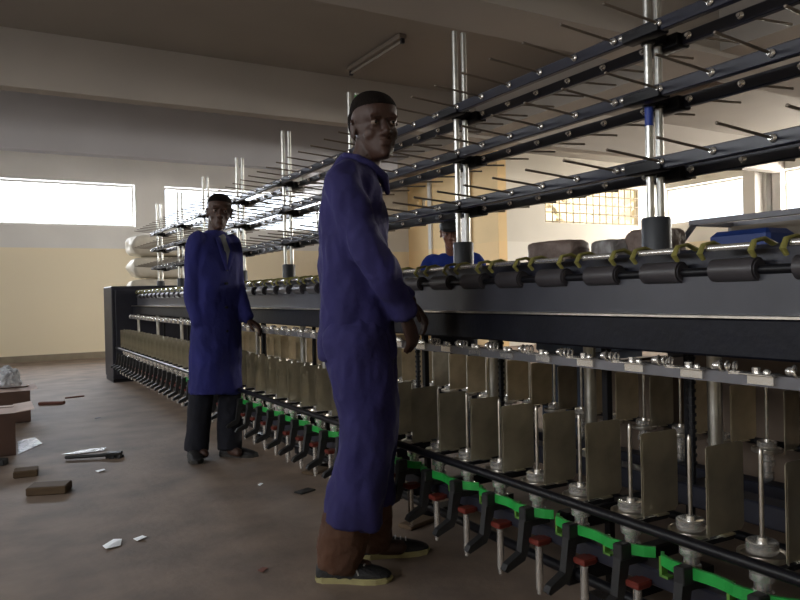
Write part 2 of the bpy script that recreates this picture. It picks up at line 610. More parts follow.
def batten(x, y0, y1, label):
    t = thing('fluorescent_batten', label, 'ceiling light', (x, (y0 + y1) / 2, CEIL), 0, 'fluorescent battens on the ceiling')
    h = (y1 - y0) / 2
    MB().box(-0.045, 0.045, -h, h, -0.05, 0, bev=0.01).build('housing', M['lamp'], t)
    MB().cyl((0.0, -h + 0.03, -0.075), (0.0, h - 0.03, -0.075), 0.016, n=12).build('lamp_tube', M['lamp_tube'], t, True)
    MB().box(-0.018, 0.018, -h, -h + 0.03, -0.1, -0.05).box(-0.018, 0.018, h - 0.03, h, -0.1, -0.05).build('lamp_holder', M['panel_dark'], t)


batten(3.71, 6.22, 7.42, 'unlit fluorescent batten on the ceiling above the near worker\'s head')
batten(8.2, 5.5, 6.7, 'unlit fluorescent batten on the ceiling seen through the creel rails beside the nearest poles')

# ================================================================== THE TWISTING MACHINE
G = 0.1875
XF, XC, XB = 1.485, 1.97, 2.455        # front spindles, centre line, rear spindles
YN, YF = -0.4, 9.5
mc = thing('twisting_machine', 'long black yarn twisting machine with rows of spindles, steel plates and green brackets', 'machine', (0, 0, 0))

# frame
MB().box(1.60, 1.68, YN, YF, 0.852, 0.951, bev=0.006).build('front_beam', M['beamblack'], mc)
MB().box(2.26, 2.34, YN, YF, 0.852, 0.951, bev=0.006).build('rear_beam', M['beamblack'], mc)
MB().box(1.585, 1.70, YN, YF, 0.951, 0.957).build('beam_flange', M['steel'], mc)
MB().box(1.70, 2.26, YN, YF, 0.93, 1.135, bev=0.01).build('top_casing', M['panel_dark'], mc)
MB().cyl((1.40, YN, 0.437), (1.40, YF, 0.437), 0.0135, n=12).build('front_rail', M['black'], mc, True)
MB().cyl((2.54, YN, 0.437), (2.54, YF, 0.437), 0.0135, n=12).build('rear_rail', M['black'], mc, True)
MB().box(1.455, 1.53, YN, YF, 0.27, 0.315, bev=0.005).build('spindle_rail', M['panel_dark'], mc)
MB().box(2.41, 2.485, YN, YF, 0.27, 0.315, bev=0.005).build('spindle_rail', M['panel_dark'], mc)
MB().cyl((1.60, YN, 0.13), (1.60, YF, 0.13), 0.017, n=12).build('floor_rail', M['black'], mc, True)
MB().cyl((2.34, YN, 0.13), (2.34, YF, 0.13), 0.017, n=12).build('floor_rail', M['black'], mc, True)
MB().box(1.562, 1.588, YN, YF, 0.794, 0.822).build('guide_rail', M['panel_mid'], mc)
MB().box(2.352, 2.378, YN, YF, 0.794, 0.822).build('guide_rail', M['panel_mid'], mc)
MB().box(1.93, 2.01, YN, YF, 0.33, 0.40, bev=0.005).build('drive_beam', M['panel_dark'], mc)

# cross frames with feet, one under every pair of creel poles
cf = MB()
cf.box(1.56, 2.38, -0.025, 0.025, 0.27, 0.33, bev=0.005)
cf.box(1.56, 2.38, -0.025, 0.025, 0.10, 0.15, bev=0.005)
cf.box(1.755, 1.78, -0.012, 0.012, 0.03, 0.86, bev=0.003)
cf.box(2.16, 2.185, -0.012, 0.012, 0.03, 0.86, bev=0.003)
cf.box(1.70, 2.24, -0.04, 0.04, 0.0, 0.03)
cfm = cf.mesh('cross_frame', M['black'])
for k in range(8):
    put('cross_frame', cfm, mc, (0, 1.40 + 0.30 + 1.125 * k, 0))

# end cabinet
cab = MB().box(1.355, 2.60, 9.5, 10.15, 0.04, 1.205, bev=0.012).build('end_cabinet', M['panel_dark'], mc)
MB().box(1.40, 1.94, 9.482, 9.5, 0.10, 1.16, bev=0.006).box(1.99, 2.53, 9.482, 9.5, 0.10, 1.16, bev=0.006).build('cabinet_door', M['panel_dark'], cab)
MB().box(1.36, 2.57, 9.53, 10.12, 0.0, 0.04).build('plinth', M['black'], cab)

# near end closing plate
MB().box(1.45, 2.49, YN - 0.05, YN, 0.0, 1.12, bev=0.01).build('end_plate', M['panel_dark'], mc)

# posts
pm = MB().cyl((0, 0, 0.40), (0, 0, 0.853), 0.015, n=14).cyl((0, 0, 0.39), (0, 0, 0.41), 0.026, n=14).mesh('support_post', M['tube'], True)
for y in (9.23, 8.1, 7.0, 5.9, 4.78, 3.65):
    put('support_post', pm, mc, (1.625, y, 0))
pm2 = MB().cyl((0, 0, 0.315), (0, 0, 0.94), 0.0225, n=18).cyl((0, 0, 0.40), (0, 0, 0.425), 0.034, n=18).mesh('support_post', M['tube'], True)
for y in (1.445, 1.98, 2.57, 3.7, 4.8):
    put('support_post', pm2, mc, (1.97, y, 0))
pm3 = MB()
pm3.cyl((0, 0, 0.33), (0, 0, 0.94), 0.011, n=8)
for i in range(14):
    pm3.cyl((0, 0, 0.46 + i * 0.026), (0, 0, 0.47 + i * 0.026), 0.015, n=8)
pm3 = pm3.mesh('threaded_post', M['black'], True)
for y in (1.52, 1.88, 2.50, 3.2, 4.3):
    put('threaded_post', pm3, mc, (1.955, y, 0))

# ---- one spindle with its sub-parts, copied along both sides
sp_me = MB().lathe([(0.0055, 0.44), (0.0055, 0.655), (0.0035, 0.668), (0.001, 0.670)], n=10).mesh('spindle', M['steel'], True)
disc_me = MB().lathe([(0.033, 0.437), (0.034, 0.440), (0.034, 0.460), (0.031, 0.463), (0.012, 0.458), (0.010, 0.470), (0.006, 0.472)], n=28).mesh('flange_disc', M['chrome'], True)
ring_me = MB().lathe([(0.050, 0.424), (0.053, 0.426), (0.053, 0.437), (0.048, 0.438), (0.046, 0.432), (0.02, 0.431)], n=32).mesh('spindle_ring', M['steel'], True)
whorl_me = MB().lathe([(0.010, 0.315), (0.014, 0.316), (0.021, 0.322), (0.024, 0.335), (0.024, 0.350), (0.019, 0.354), (0.019, 0.372),
                       (0.028, 0.376), (0.028, 0.392), (0.023, 0.395), (0.023, 0.424)], n=20).mesh('whorl', M['chrome'], True)


def make_spindle(x, y):
    s = put('spindle', sp_me, mc, (x, y, 0))
    put('flange_disc', disc_me, s)
    put('spindle_ring', ring_me, s)
    put('whorl', whorl_me, s)
    return s


yf = [0.976 + G * k for k in range(-3, 46)]
yb = [1.40 + G * k for k in range(0, 43)]
s0 = make_spindle(XF, yf[0])
for y in yf[1:]:
    dup(s0, mc, (XF, y, 0))
for y in yb:
    dup(s0, mc, (XB, y, 0))

# ---- separator plates between spindles
def plate_mesh(m):
    p = MB()
    # sheet in the XZ plane with clipped upper corners, foot flange
    w_, z0, z1, t_ = 0.064, 0.452, 0.662, 0.0012
    pr = [(-w_, z0), (w_ - 0.01, z0), (w_, z0 + 0.012), (w_, z1 - 0.006), (w_ - 0.006, z1), (-w_ + 0.005, z1), (-w_, z1 - 0.005)]
    n = len(pr)
    vs = [(x, -t_, z) for x, z in pr] + [(x, t_, z) for x, z in pr]
    fs = [list(range(n)), list(range(2 * n - 1, n - 1, -1))] + [[i, n + i, n + (i + 1) % n, (i + 1) % n] for i in range(n)]
    p.add(vs, fs)
    p.box(-0.02, 0.02, -0.012, 0.012, 0.448, 0.452)
    p.cyl((-w_ + 0.006, 0, z0 - 0.012), (-w_ + 0.006, 0, z1 - 0.02), 0.0022, n=6)
    return p.mesh('separator_plate', m)


pl_me = plate_mesh(M['plate'])
pl_me2 = plate_mesh(M['plate_cream_lit'])
br_me = MB().box(-0.095, 0.02, -0.006, 0.006, 0.436, 0.448).mesh('plate_bracket', M['black'])
for i, y in enumerate(yf):
    a = random.uniform(-0.05, 0.05)
    p = put('separator_plate', pl_me, mc, (XF + 0.004, y + G / 2, 0), (0, random.uniform(-0.012, 0.012), a))
    put('plate_bracket', br_me, p)
for i, y in enumerate(yb):
    put('separator_plate', pl_me2 if i % 3 else pl_me, mc, (XB, y + G / 2, 0), (0, 0, random.uniform(-0.2, 0.2)))

# ---- green belt-tension brackets, each spanning two spindles
gb = MB()
gb.ribbon([(-0.030, -0.105), (-0.048, -0.085), (-0.064, -0.055), (-0.066, -0.03), (-0.070, -0.012), (-0.073, 0.0), (-0.072, 0.02), (-0.065, 0.045),
           (-0.062, 0.075), (-0.066, 0.11), (-0.070, 0.15), (-0.068, 0.1875), (-0.058, 0.225), (-0.04, 0.24)], 0.009, 0.347, 0.374)
gbm = gb.mesh('green_bracket', M['green'])
uc = MB()
uc.ribbon([(0.02, 0.034), (-0.02, 0.036), (-0.035, 0.02), (-0.04, 0.0), (-0.035, -0.02), (-0.02, -0.036), (0.0, -0.036)], 0.004, 0.322, 0.331)
uc.box(-0.05, -0.028, 0.048, 0.056, 0.312, 0.362)
uc.box(-0.05, -0.028, 0.03, 0.056, 0.312, 0.318)
ucm = uc.mesh('hub_clip', M['yellowgreen'])
for i in range(1, len(yf) - 1, 2):
    if yf[i] > 6.2:
        continue
    b = put('green_bracket', gbm, mc, (XF, yf[i + 1] - G, 0))
    put('hub_clip', ucm, b)
    put('hub_clip', ucm, b, (0, G, 0))

# ---- black treadle levers and red-capped rods
lv = MB()
prof = [(-0.076, 0.376), (-0.100, 0.368), (-0.118, 0.248), (-0.170, 0.222), (-0.180, 0.206), (-0.172, 0.198), (-0.104, 0.222), (-0.090, 0.250), (-0.070, 0.330), (-0.06, 0.350)]
n = len(prof)
lv.add([(x, -0.012, z) for x, z in prof] + [(x, 0.012, z) for x, z in prof],
       [list(range(n)), list(range(2 * n - 1, n - 1, -1))] + [[i, n + i, n + (i + 1) % n, (i + 1) % n] for i in range(n)])
lv.box(-0.07, 0.0, -0.009, 0.009, 0.318, 0.338)
lv.box(-0.104, -0.066, -0.015, 0.015, 0.335, 0.378, bev=0.004)
lvm = lv.mesh('treadle_lever', M['rubber'])
cap_me = MB().box(-0.088, -0.040, -0.024, 0.024, 0.270, 0.288, bev=0.004).box(-0.05, -0.02, -0.016, 0.016, 0.272, 0.286).mesh('rod_cap', M['red'])
rod_me = MB().cyl((-0.065, 0, 0.135), (-0.065, 0, 0.275), 0.0112, n=14).cyl((-0.065, 0, 0.120), (-0.065, 0, 0.136), 0.008, n=12).mesh('plunger_rod', M['chrome'], True)
for y in yf:
    put('treadle_lever', lvm, mc, (XF, y - 0.045, 0))
    r = put('plunger_rod', rod_me, mc, (XF, y - 0.075, 0))
    put('rod_cap', cap_me, r)

# ---- thread guides on the guide rails
gd = MB()
gd.box(-0.040, 0.004, -0.045, 0.040, 0.821, 0.826, bev=0.0015)
gd.box(-0.026, -0.015, -0.040, 0.025, 0.800, 0.8235)
gd.ell((-0.018, -0.02, 0.829), (0.009, 0.009, 0.008), nu=8, nv=6)
gd.cyl((-0.012, 0.01, 0.824), (-0.012, 0.01, 0.838), 0.010, n=8)
gdm = gd.mesh('thread_guide', M['chrome'], True)
hk = MB()
pts = [(-0.012, 0.062, 0.822)]
for i in range(26):
    a = i * 0.62
    pts.append((-0.012 - 0.013 * math.cos(a), 0.060 + i * 0.0020, 0.834 + 0.013 * math.sin(a)))
hk.tube(pts, 0.0036, n=6)
hk.ell((-0.012, 0.115, 0.835), (0.012, 0.012, 0.011), nu=8, nv=6)
hk.box(-0.018, 0.0, 0.05, 0.08, 0.818, 0.826)
hkm = hk.mesh('guide_hook', M['chrome'], True)
for y in yf:
    q = put('thread_guide', gdm, mc, (1.578, y + 0.05, 0))
    put('guide_hook', hkm, q)
for y in yb:
    q = put('thread_guide', gdm, mc, (2.362, y + 0.05, 0), (0, 0, PI))
    q.location.x = 2.362

# ---- take-up heads on top: drums, olive cradles, chrome arbors
front_panel = MB()
front_panel.box(1.66, 1.70, YN, YF, 0.957, 1.075)
front_panel.build('take_up_panel', M['panel'], mc)
MB().cyl((1.66, YN, 1.07), (1.66, YF, 1.07), 0.012, n=12).build('drum_shaft', M['black'], mc, True)
dm = MB().cyl((0, -0.062, 0), (0, 0.062, 0), 0.030, n=20).cyl((0, -0.066, 0), (0, -0.062, 0), 0.024, n=20).cyl((0, 0.062, 0), (0, 0.066, 0), 0.024, n=20).mesh('take_up_drum', M['drum'], True)
cr = MB()
for s in (-1, 1):
    y = s * 0.072
    pts = [(0.08, y, 0.03), (0.055, y, 0.06), (0.01, y, 0.075), (-0.03, y, 0.068), (-0.045, y, 0.045), (-0.03, y, 0.03)]
    cr.tube(pts, [0.012, 0.010, 0.008, 0.008, 0.009, 0.007], n=8, flat=0.7)
cr.box(0.06, 0.09, -0.08, 0.08, 0.02, 0.04, bev=0.004)
crm = cr.mesh('package_cradle', M['olive'], True)
arb = MB().cyl((-0.02, -0.066, 0.058), (-0.02, 0.066, 0.058), 0.009, n=12).mesh('arbor', M['chrome'], True)
for y in [0.70 + 0.225 * k for k in range(0, 39)]:
    d = put('take_up_drum', dm, mc, (1.66, y, 1.072))
for y in [0.70 + 0.225 * k for k in range(0, 39)]:
    c_ = put('package_cradle', crm, mc, (1.66, y, 1.072))
    put('arbor', arb, c_)

# ================================================================== THE CREEL
cl = thing('yarn_creel', 'tall three-tier yarn creel of black pin rails on paired silver poles above the long machine', 'rack', (0, 0, 0))
poles_y = [1.658 + 1.129 * k for k in range(-1, 8)]
pole_me = MB().cyl((0, 0, 1.10), (0, 0, 2.262), 0.0132, n=16).mesh('creel_pole', M['tube'], True)
sock_me = MB().lathe([(0.048, 1.10), (0.048, 1.262), (0.044, 1.268), (0.02, 1.268)], n=28).mesh('pole_socket', M['socket'], True)
cl_mb = MB()
cl_mb.box(-0.075, 0.080, -0.028, 0.028, -0.016, 0.016, bev=0.004)
cl_mb.box(-0.095, -0.04, -0.10, 0.05, -0.020, 0.018, bev=0.004)
cl_mb.box(0.035, 0.100, -0.07, 0.07, -0.036, 0.010, bev=0.004)
cl_mb.cyl((-0.025, 0, -0.024), (-0.025, 0, 0.024), 0.022, n=14)
cl_mb.cyl((0.025, 0, -0.024), (0.025, 0, 0.024), 0.022, n=14)
clamp_me = cl_mb.mesh('rail_clamp', M['black'], True)
bolt_pos = [(-0.022, -0.010, 0.028), (0.022, 0.012, 0.028), (-0.090, 0.055, 0.004), (-0.090, 0.085, 0.004), (0.06, -0.055, -0.01)]
bolt_me = MB().ell((0, 0, 0), (0.010, 0.011, 0.010), nu=8, nv=6).mesh('clamp_bolt', M['chrome'], True)
LV = (1.877, 1.668, 1.435)
for i, y in enumerate(poles_y):
    for dx in (-0.025, 0.025):
        p = put('creel_pole', pole_me, cl, (XC + dx, y, 0))
        if i == 1 and dx < 0:
            q = MB().cyl((0, 0, 1.575), (0, 0, 1.640), 0.0142, n=16).build('tape_band', M['tape_blue'], p, True)
            q['label'] = 'blue tape wrapped round the pole'
        if i == 3 and dx > 0:
            q = MB().cyl((0, 0, 2.19), (0, 0, 2.25), 0.0142, n=16).build('tape_band', M['tape_green'], p, True)
            q['label'] = 'green tape round the pole top'
    put('pole_socket', sock_me, cl, (XC, y, 0))
    for z in LV:
        c_ = put('rail_clamp', clamp_me, cl, (XC, y, z - 0.006))
        for bp_ in bolt_pos:
            put('clamp_bolt', bolt_me, c_, bp_)
XR1, XR2 = 1.900, 2.045
for z in LV:
    MB().box(XR1 - 0.013, XR1 + 0.013, 0.0, 9.75, z - 0.022, z + 0.020, bev=0.003).build('near_rail', M['rail'], cl)
    MB().box(XR2 - 0.013, XR2 + 0.013, 0.0, 9.75, z - 0.036, z + 0.004, bev=0.003).build('far_rail', M['rail'], cl)

def pin_shape(tip):
    p = MB().cyl((-0.016, 0, 0), (tip, 0, 0.018), 0.0044, n=8).ell((tip, 0, 0.018), (0.005, 0.005, 0.005), nu=8, nv=6)
    return p


def nut_shape(p):
    p.mi = 1
    p.ell((-0.017, 0, 0.0), (0.008, 0.0125, 0.0125), nu=8, nv=6)
    p.cyl((-0.030, 0, 0.0), (-0.014, 0, 0.0), 0.0065, n=8)
    return p


pin1_me = pin_shape(-0.255).mesh('bobbin_pin', M['pin'], True)
pin2_me = pin_shape(0.25).mesh('bobbin_pin', M['pin'], True)
nut_me = nut_shape(MB()).mesh('pin_nut', [M['chrome'], M['chrome']], True)
full1, full2 = nut_shape(pin_shape(-0.255)), nut_shape(pin_shape(0.25))
rest = MB()
count = 0
ypins = [1.562 + 0.1881 * k for k in range(-8, 43)]
for y in ypins:
    for z in LV:
        for xr, me, src, dz in ((XR1, pin1_me, full1, 0.0), (XR2, pin2_me, full2, -0.015)):
            if y > 0.8 and count < 96:
                q = put('bobbin_pin', me, cl, (xr, y, z + dz))
                put('pin_nut', nut_me, q)
                count += 1
            else:
                for mi in (0, 1):
                    rest.mi = mi
                    rest.add([(v[0] + xr, v[1] + y, v[2] + z + dz) for v in src.v], [f for f, m_ in zip(src.f, src.m) if m_ == mi])
ro = rest.build('bobbin_pins', [M['pin'], M['chrome']], cl, True)
ro['kind'] = 'stuff'


# ================================================================== PEOPLE
def smooth_pts(P, R, n=5):
    """Catmull-Rom through points and radii"""
    P = [Vector(p) for p in P]
    out, ro_ = [], []
    for i in range(len(P) - 1):
        p0, p1, p2, p3 = P[max(i - 1, 0)], P[i], P[i + 1], P[min(i + 2, len(P) - 1)]
        r0, r1, r2, r3 = R[max(i - 1, 0)], R[i], R[i + 1], R[min(i + 2, len(R) - 1)]
        for k in range(n):
            t = k / n
            h = lambda a, b, c, d: 0.5 * ((2 * b) + (-a + c) * t + (2 * a - 5 * b + 4 * c - d) * t * t + (-a + 3 * b - 3 * c + d) * t ** 3)
            out.append(Vector((h(p0.x, p1.x, p2.x, p3.x), h(p0.y, p1.y, p2.y, p3.y), h(p0.z, p1.z, p2.z, p3.z))))
            ro_.append(h(r0, r1, r2, r3))
    out.append(P[-1])
    ro_.append(R[-1])
    return out, ro_


def smooth_rings(rs, n=4):
    out = []
    for i in range(len(rs) - 1):
        q = [rs[max(i - 1, 0)], rs[i], rs[i + 1], rs[min(i + 2, len(rs) - 1)]]
        for k in range(n):
            t = k / n
            out.append(tuple(0.5 * ((2 * q[1][j]) + (-q[0][j] + q[2][j]) * t + (2 * q[0][j] - 5 * q[1][j] + 4 * q[2][j] - q[3][j]) * t * t
                                    + (-q[0][j] + 3 * q[1][j] - 3 * q[2][j] + q[3][j]) * t ** 3) for j in range(len(rs[0]))))
    out.append(tuple(rs[-1]))
    return out


def fuse(mb, name, m, parent, voxel, smooth_it=3, wrinkle=0.0, wscale=9.0, wstretch=(1, 1, 1), seed=0.0, zmin=None):
    """union of closed shapes into one continuous surface"""
    me = mb.mesh(name + '_src', m)
    o = bpy.data.objects.new(name, me)
    C.objects.link(o)
    r = o.modifiers.new('r', 'REMESH')
    r.mode = 'VOXEL'
    r.voxel_size = voxel
    r.use_smooth_shade = True
    s = o.modifiers.new('s', 'SMOOTH')
    s.iterations = smooth_it
    s.factor = 0.5
    dg = bpy.context.evaluated_depsgraph_get()
    dg.update()
    me2 = bpy.data.meshes.new_from_object(o.evaluated_get(dg))
    me2.name = name
    o.modifiers.clear()
    o.data = me2
    bpy.data.meshes.remove(me)
    if not me2.materials:
        me2.materials.append(m)
    if wrinkle > 0:
        nrm = [v.normal.copy() for v in me2.vertices]
        for i, v in enumerate(me2.vertices):
            q = Vector((v.co.x * wscale * wstretch[0], v.co.y * wscale * wstretch[1], v.co.z * wscale * wstretch[2] + seed))
            d = noise.noise(q) * 0.7 + (1 - abs(noise.noise(q * 1.7 + Vector((3, 1, 7))))) * 0.5 - 0.3
            v.co += nrm[i] * (d * wrinkle)
    for p in me2.polygons:
        p.use_smooth = True
    o.parent = parent
    return o


def frame(yaw, pitch=0, roll=0, loc=(0, 0, 0)):
    return Matrix.Translation(loc) @ Matrix.Rotation(yaw, 4, 'Z') @ Matrix.Rotation(pitch, 4, 'Y') @ Matrix.Rotation(roll, 4, 'X')


def head_shape():
    """chin at z=0, crown at 0.235, face towards +x"""
    h = MB()
    rs = [(0.000, 0.030, 0.078, 0.014), (0.006, 0.012, 0.090, 0.026), (0.022, -0.012, 0.096, 0.038), (0.045, -0.040, 0.094, 0.049), (0.065, -0.062, 0.093, 0.056),
          (0.085, -0.076, 0.092, 0.062), (0.105, -0.088, 0.088, 0.067), (0.118, -0.094, 0.084, 0.069), (0.135, -0.099, 0.092, 0.072), (0.155, -0.102, 0.093, 0.075),
          (0.180, -0.099, 0.084, 0.074), (0.205, -0.086, 0.062, 0.064), (0.222, -0.064, 0.036, 0.048), (0.232, -0.040, 0.010, 0.028), (0.236, -0.02, -0.01, 0.006)]
    h.rings(smooth_rings(rs, 3), n=36, p=2.15)
    # nose: bridge, tip, wings
    h.tube([(0.084, 0, 0.124), (0.097, 0, 0.104), (0.109, 0, 0.086), (0.104, 0, 0.077)], [0.008, 0.010, 0.013, 0.010], n=10, cap=True)
    for s in (-1, 1):
        h.ell((0.098, s * 0.014, 0.079), (0.013, 0.0095, 0.009), nu=10, nv=8)
        h.ell((0.086, s * 0.030, 0.137), (0.010, 0.024, 0.0065), nu=12, nv=8)       # brow
        h.ell((0.046, s * 0.036, 0.086), (0.036, 0.024, 0.030), nu=14, nv=10)        # cheek
        h.ell((0.0800, s * 0.032, 0.1260), (0.009, 0.016, 0.0050), nu=10, nv=8)       # upper lid
        h.ell((0.0780, s * 0.032, 0.1090), (0.008, 0.015, 0.0045), nu=10, nv=8)       # lower lid
        # ear: helix ring, lobe and a thin shell
        e = []
        for k in range(9):
            a = -1.9 + k * 0.55
            e.append((-0.010 - 0.014 * math.cos(a), s * (0.080 - 0.004 * math.cos(a)), 0.108 + 0.027 * math.sin(a)))
        h.tube(e, 0.0048, n=7, cap=True)
        h.ell((-0.006, s * 0.074, 0.106), (0.014, 0.006, 0.025), nu=10, nv=8)
        h.ell((-0.002, s * 0.076, 0.079), (0.007, 0.005, 0.009), nu=10, nv=8)
    h.ell((0.094, 0, 0.0560), (0.012, 0.024, 0.0062), nu=14, nv=8)                  # upper lip
    h.ell((0.092, 0, 0.0455), (0.013, 0.022, 0.0068), nu=14, nv=8)                  # lower lip
    h.ell((0.086, 0, 0.016), (0.014, 0.018, 0.013), nu=12, nv=8)                    # chin
    return h


def hand_shape(side=1, curl=0.5, spread=0.05):
    """wrist at origin, fingers towards +x, palm facing -z, thumb on side*y"""
    h = MB()
    P, Rr = smooth_pts([(-0.02, 0, 0), (0.01, 0, 0), (0.045, 0, 0.002), (0.085, 0, 0.0)], [0.026, 0.030, 0.040, 0.039], 3)
    h.tube(P, Rr, n=16, flat=0.40, up=(0, 0, 1), cap=True)
    for i, (ln, y) in enumerate(((0.072, 0.030), (0.080, 0.010), (0.074, -0.010), (0.058, -0.029))):
        y = y * side
        a = spread * (1.5 - i) * side
        seg = [ln * 0.45, ln * 0.30, ln * 0.25]
        p = Vector((0.080, y, 0.0))
        pts = [Vector((0.055, y * 0.9, 0)), p.copy()]
        ang = 0.0
        for k, sl in enumerate(seg):
            ang += curl * (0.55, 0.75, 0.5)[k]
            p = p + Vector((math.cos(ang) * math.cos(a), math.cos(ang) * math.sin(a), -math.sin(ang))) * sl
            pts.append(p.copy())
        h.tube(pts, [0.009, 0.0095, 0.0088, 0.008, 0.007], n=9, cap=True)
    h.tube([(0.018, side * 0.020, -0.004), (0.040, side * 0.045, -0.012), (0.066, side * 0.056, -0.022), (0.086, side * 0.054, -0.030)], [0.014, 0.0125, 0.0105, 0.0085], n=10, cap=True)
    return h


def aim(p, d, up):
    d = Vector(d).normalized()
    up = Vector(up)
    z = (up - d * d.dot(up)).normalized()
    y = z.cross(d)
    m = Matrix(((d.x, y.x, z.x, p[0]), (d.y, y.y, z.y, p[1]), (d.z, y.z, z.z, p[2]), (0, 0, 0, 1)))
    return m


def sneaker(name, L, parent, mtx, up_m, sole_m, stripe=None):
    """heel at x=0, toe at x=L; sole on z=0"""
    k = L / 0.29
    up = MB()
    rs = []
    sec = [(0.006, 0.030, 0.060), (0.03, 0.037, 0.092), (0.07, 0.040, 0.102), (0.105, 0.041, 0.090), (0.15, 0.045, 0.072), (0.20, 0.050, 0.060), (0.245, 0.046, 0.048), (0.275, 0.034, 0.036), (0.288, 0.014, 0.026)]
    vs, fs, n_ = [], [], 16
    for x, hw, ht in sec:
        for j in range(n_):
            a = 2 * PI * j / n_
            c_, s_ = math.cos(a), math.sin(a)
            z = 0.018 + (ht - 0.018) * max(0, s_) ** 0.8 if s_ > 0 else 0.018
            vs.append(Vector((x * k, hw * k * c_, z * k)))
    for i in range(len(sec) - 1):
        for j in range(n_):
            q = (j + 1) % n_
            fs.append([i * n_ + j, i * n_ + q, (i + 1) * n_ + q, (i + 1) * n_ + j])
    fs.append(list(range(n_ - 1, -1, -1)))
    fs.append([(len(sec) - 1) * n_ + j for j in range(n_)])
    up.add(vs, fs)
    up.xf(mtx)
    o = fuse(up, name, up_m, parent, 0.006, 2)
    so = MB()
    outl = [(0.0, 0.0), (0.004, 0.026), (0.03, 0.040), (0.08, 0.040), (0.13, 0.042), (0.19, 0.053), (0.235, 0.052), (0.275, 0.038), (0.294, 0.0)]
    poly = [(x * k, y * k) for x, y in outl] + [(x * k, -y * k) for x, y in outl[-2:0:-1]]
    for z0, z1, sc in ((0.0, 0.008, 0.97), (0.008, 0.016, 1.0), (0.016, 0.022, 0.97)):
        so.prism([(0.14 * k + (x - 0.14 * k) * sc, y * sc) for x, y in poly], z0 * k, z1 * k)
    so.xf(mtx)
    so.build('sole', sole_m, o)
    if stripe:
        st = MB()
        for s in (-1, 1):
            for x0 in (0.10, 0.135, 0.17):
                st.tube([(x0 * k, s * 0.046 * k, 0.034 * k), ((x0 - 0.015) * k, s * 0.036 * k, 0.066 * k)], 0.0035, n=6, flat=0.5)
        for j in range(4):
            x = (0.12 + 0.022 * j) * k
            zl = (0.080, 0.072, 0.066, 0.061)[j] * k
            st.tube([(x, -0.02 * k, zl), (x + 0.008, 0.02 * k, zl)], 0.003, n=6)
        st.xf(mtx)
        st.build('shoe_stripe', stripe, o)
    return o


def eyes(parent, hm):
    for s in (-1, 1):
        e = MB().ell((0.0775, s * 0.032, 0.1175), (0.0115, 0.0125, 0.0105), nu=14, nv=10).xf(hm).build('eye', M['eyewhite'], parent, True)
        MB().ell((0.0872, s * 0.031, 0.1175), (0.0025, 0.0055, 0.0055), nu=12, nv=8).xf(hm).build('iris', M['iris'], e, True)


def hair_shape(hm, grow=0.004, low=0.125):
    """close-cropped hair: a shell over the crown, above the ears and brow"""
    h = MB()
    g_ = 0.0022
    rs = []
    for z, xb, xf, hw in [(0.155, -0.102, 0.093, 0.075), (0.167, -0.101, 0.090, 0.0748), (0.180, -0.099, 0.084, 0.074), (0.205, -0.086, 0.062, 0.064), (0.222, -0.064, 0.036, 0.048), (0.232, -0.040, 0.010, 0.028), (0.2365, -0.02, -0.01, 0.006)]:
        # hairline climbs from the temples to the brow: front edge set back low down
        back = 0.055 if z < 0.16 else (0.018 if z < 0.17 else -g_)
        rs.append((z + (g_ if z > 0.2 else 0), xb - g_, xf - back, hw + g_))
    h.rings(smooth_rings(rs, 2), n=36, p=2.15)
    h.rings(smooth_rings([(0.070, -0.068, -0.040, 0.050), (0.085, -0.078, -0.036, 0.060), (0.105, -0.090, -0.030, 0.068), (0.118, -0.096, -0.024, 0.071), (0.135, -0.101, -0.01, 0.074), (0.158, -0.104, 0.02, 0.077)], 2), n=36, p=2.15)
    return h.xf(hm)


def limb(mb, P, Rr, n=16, flat=1.0, up=None):
    a, b = smooth_pts(P, Rr, 5)
    mb.tube(a, b, n=n, flat=flat, up=up, cap=True)


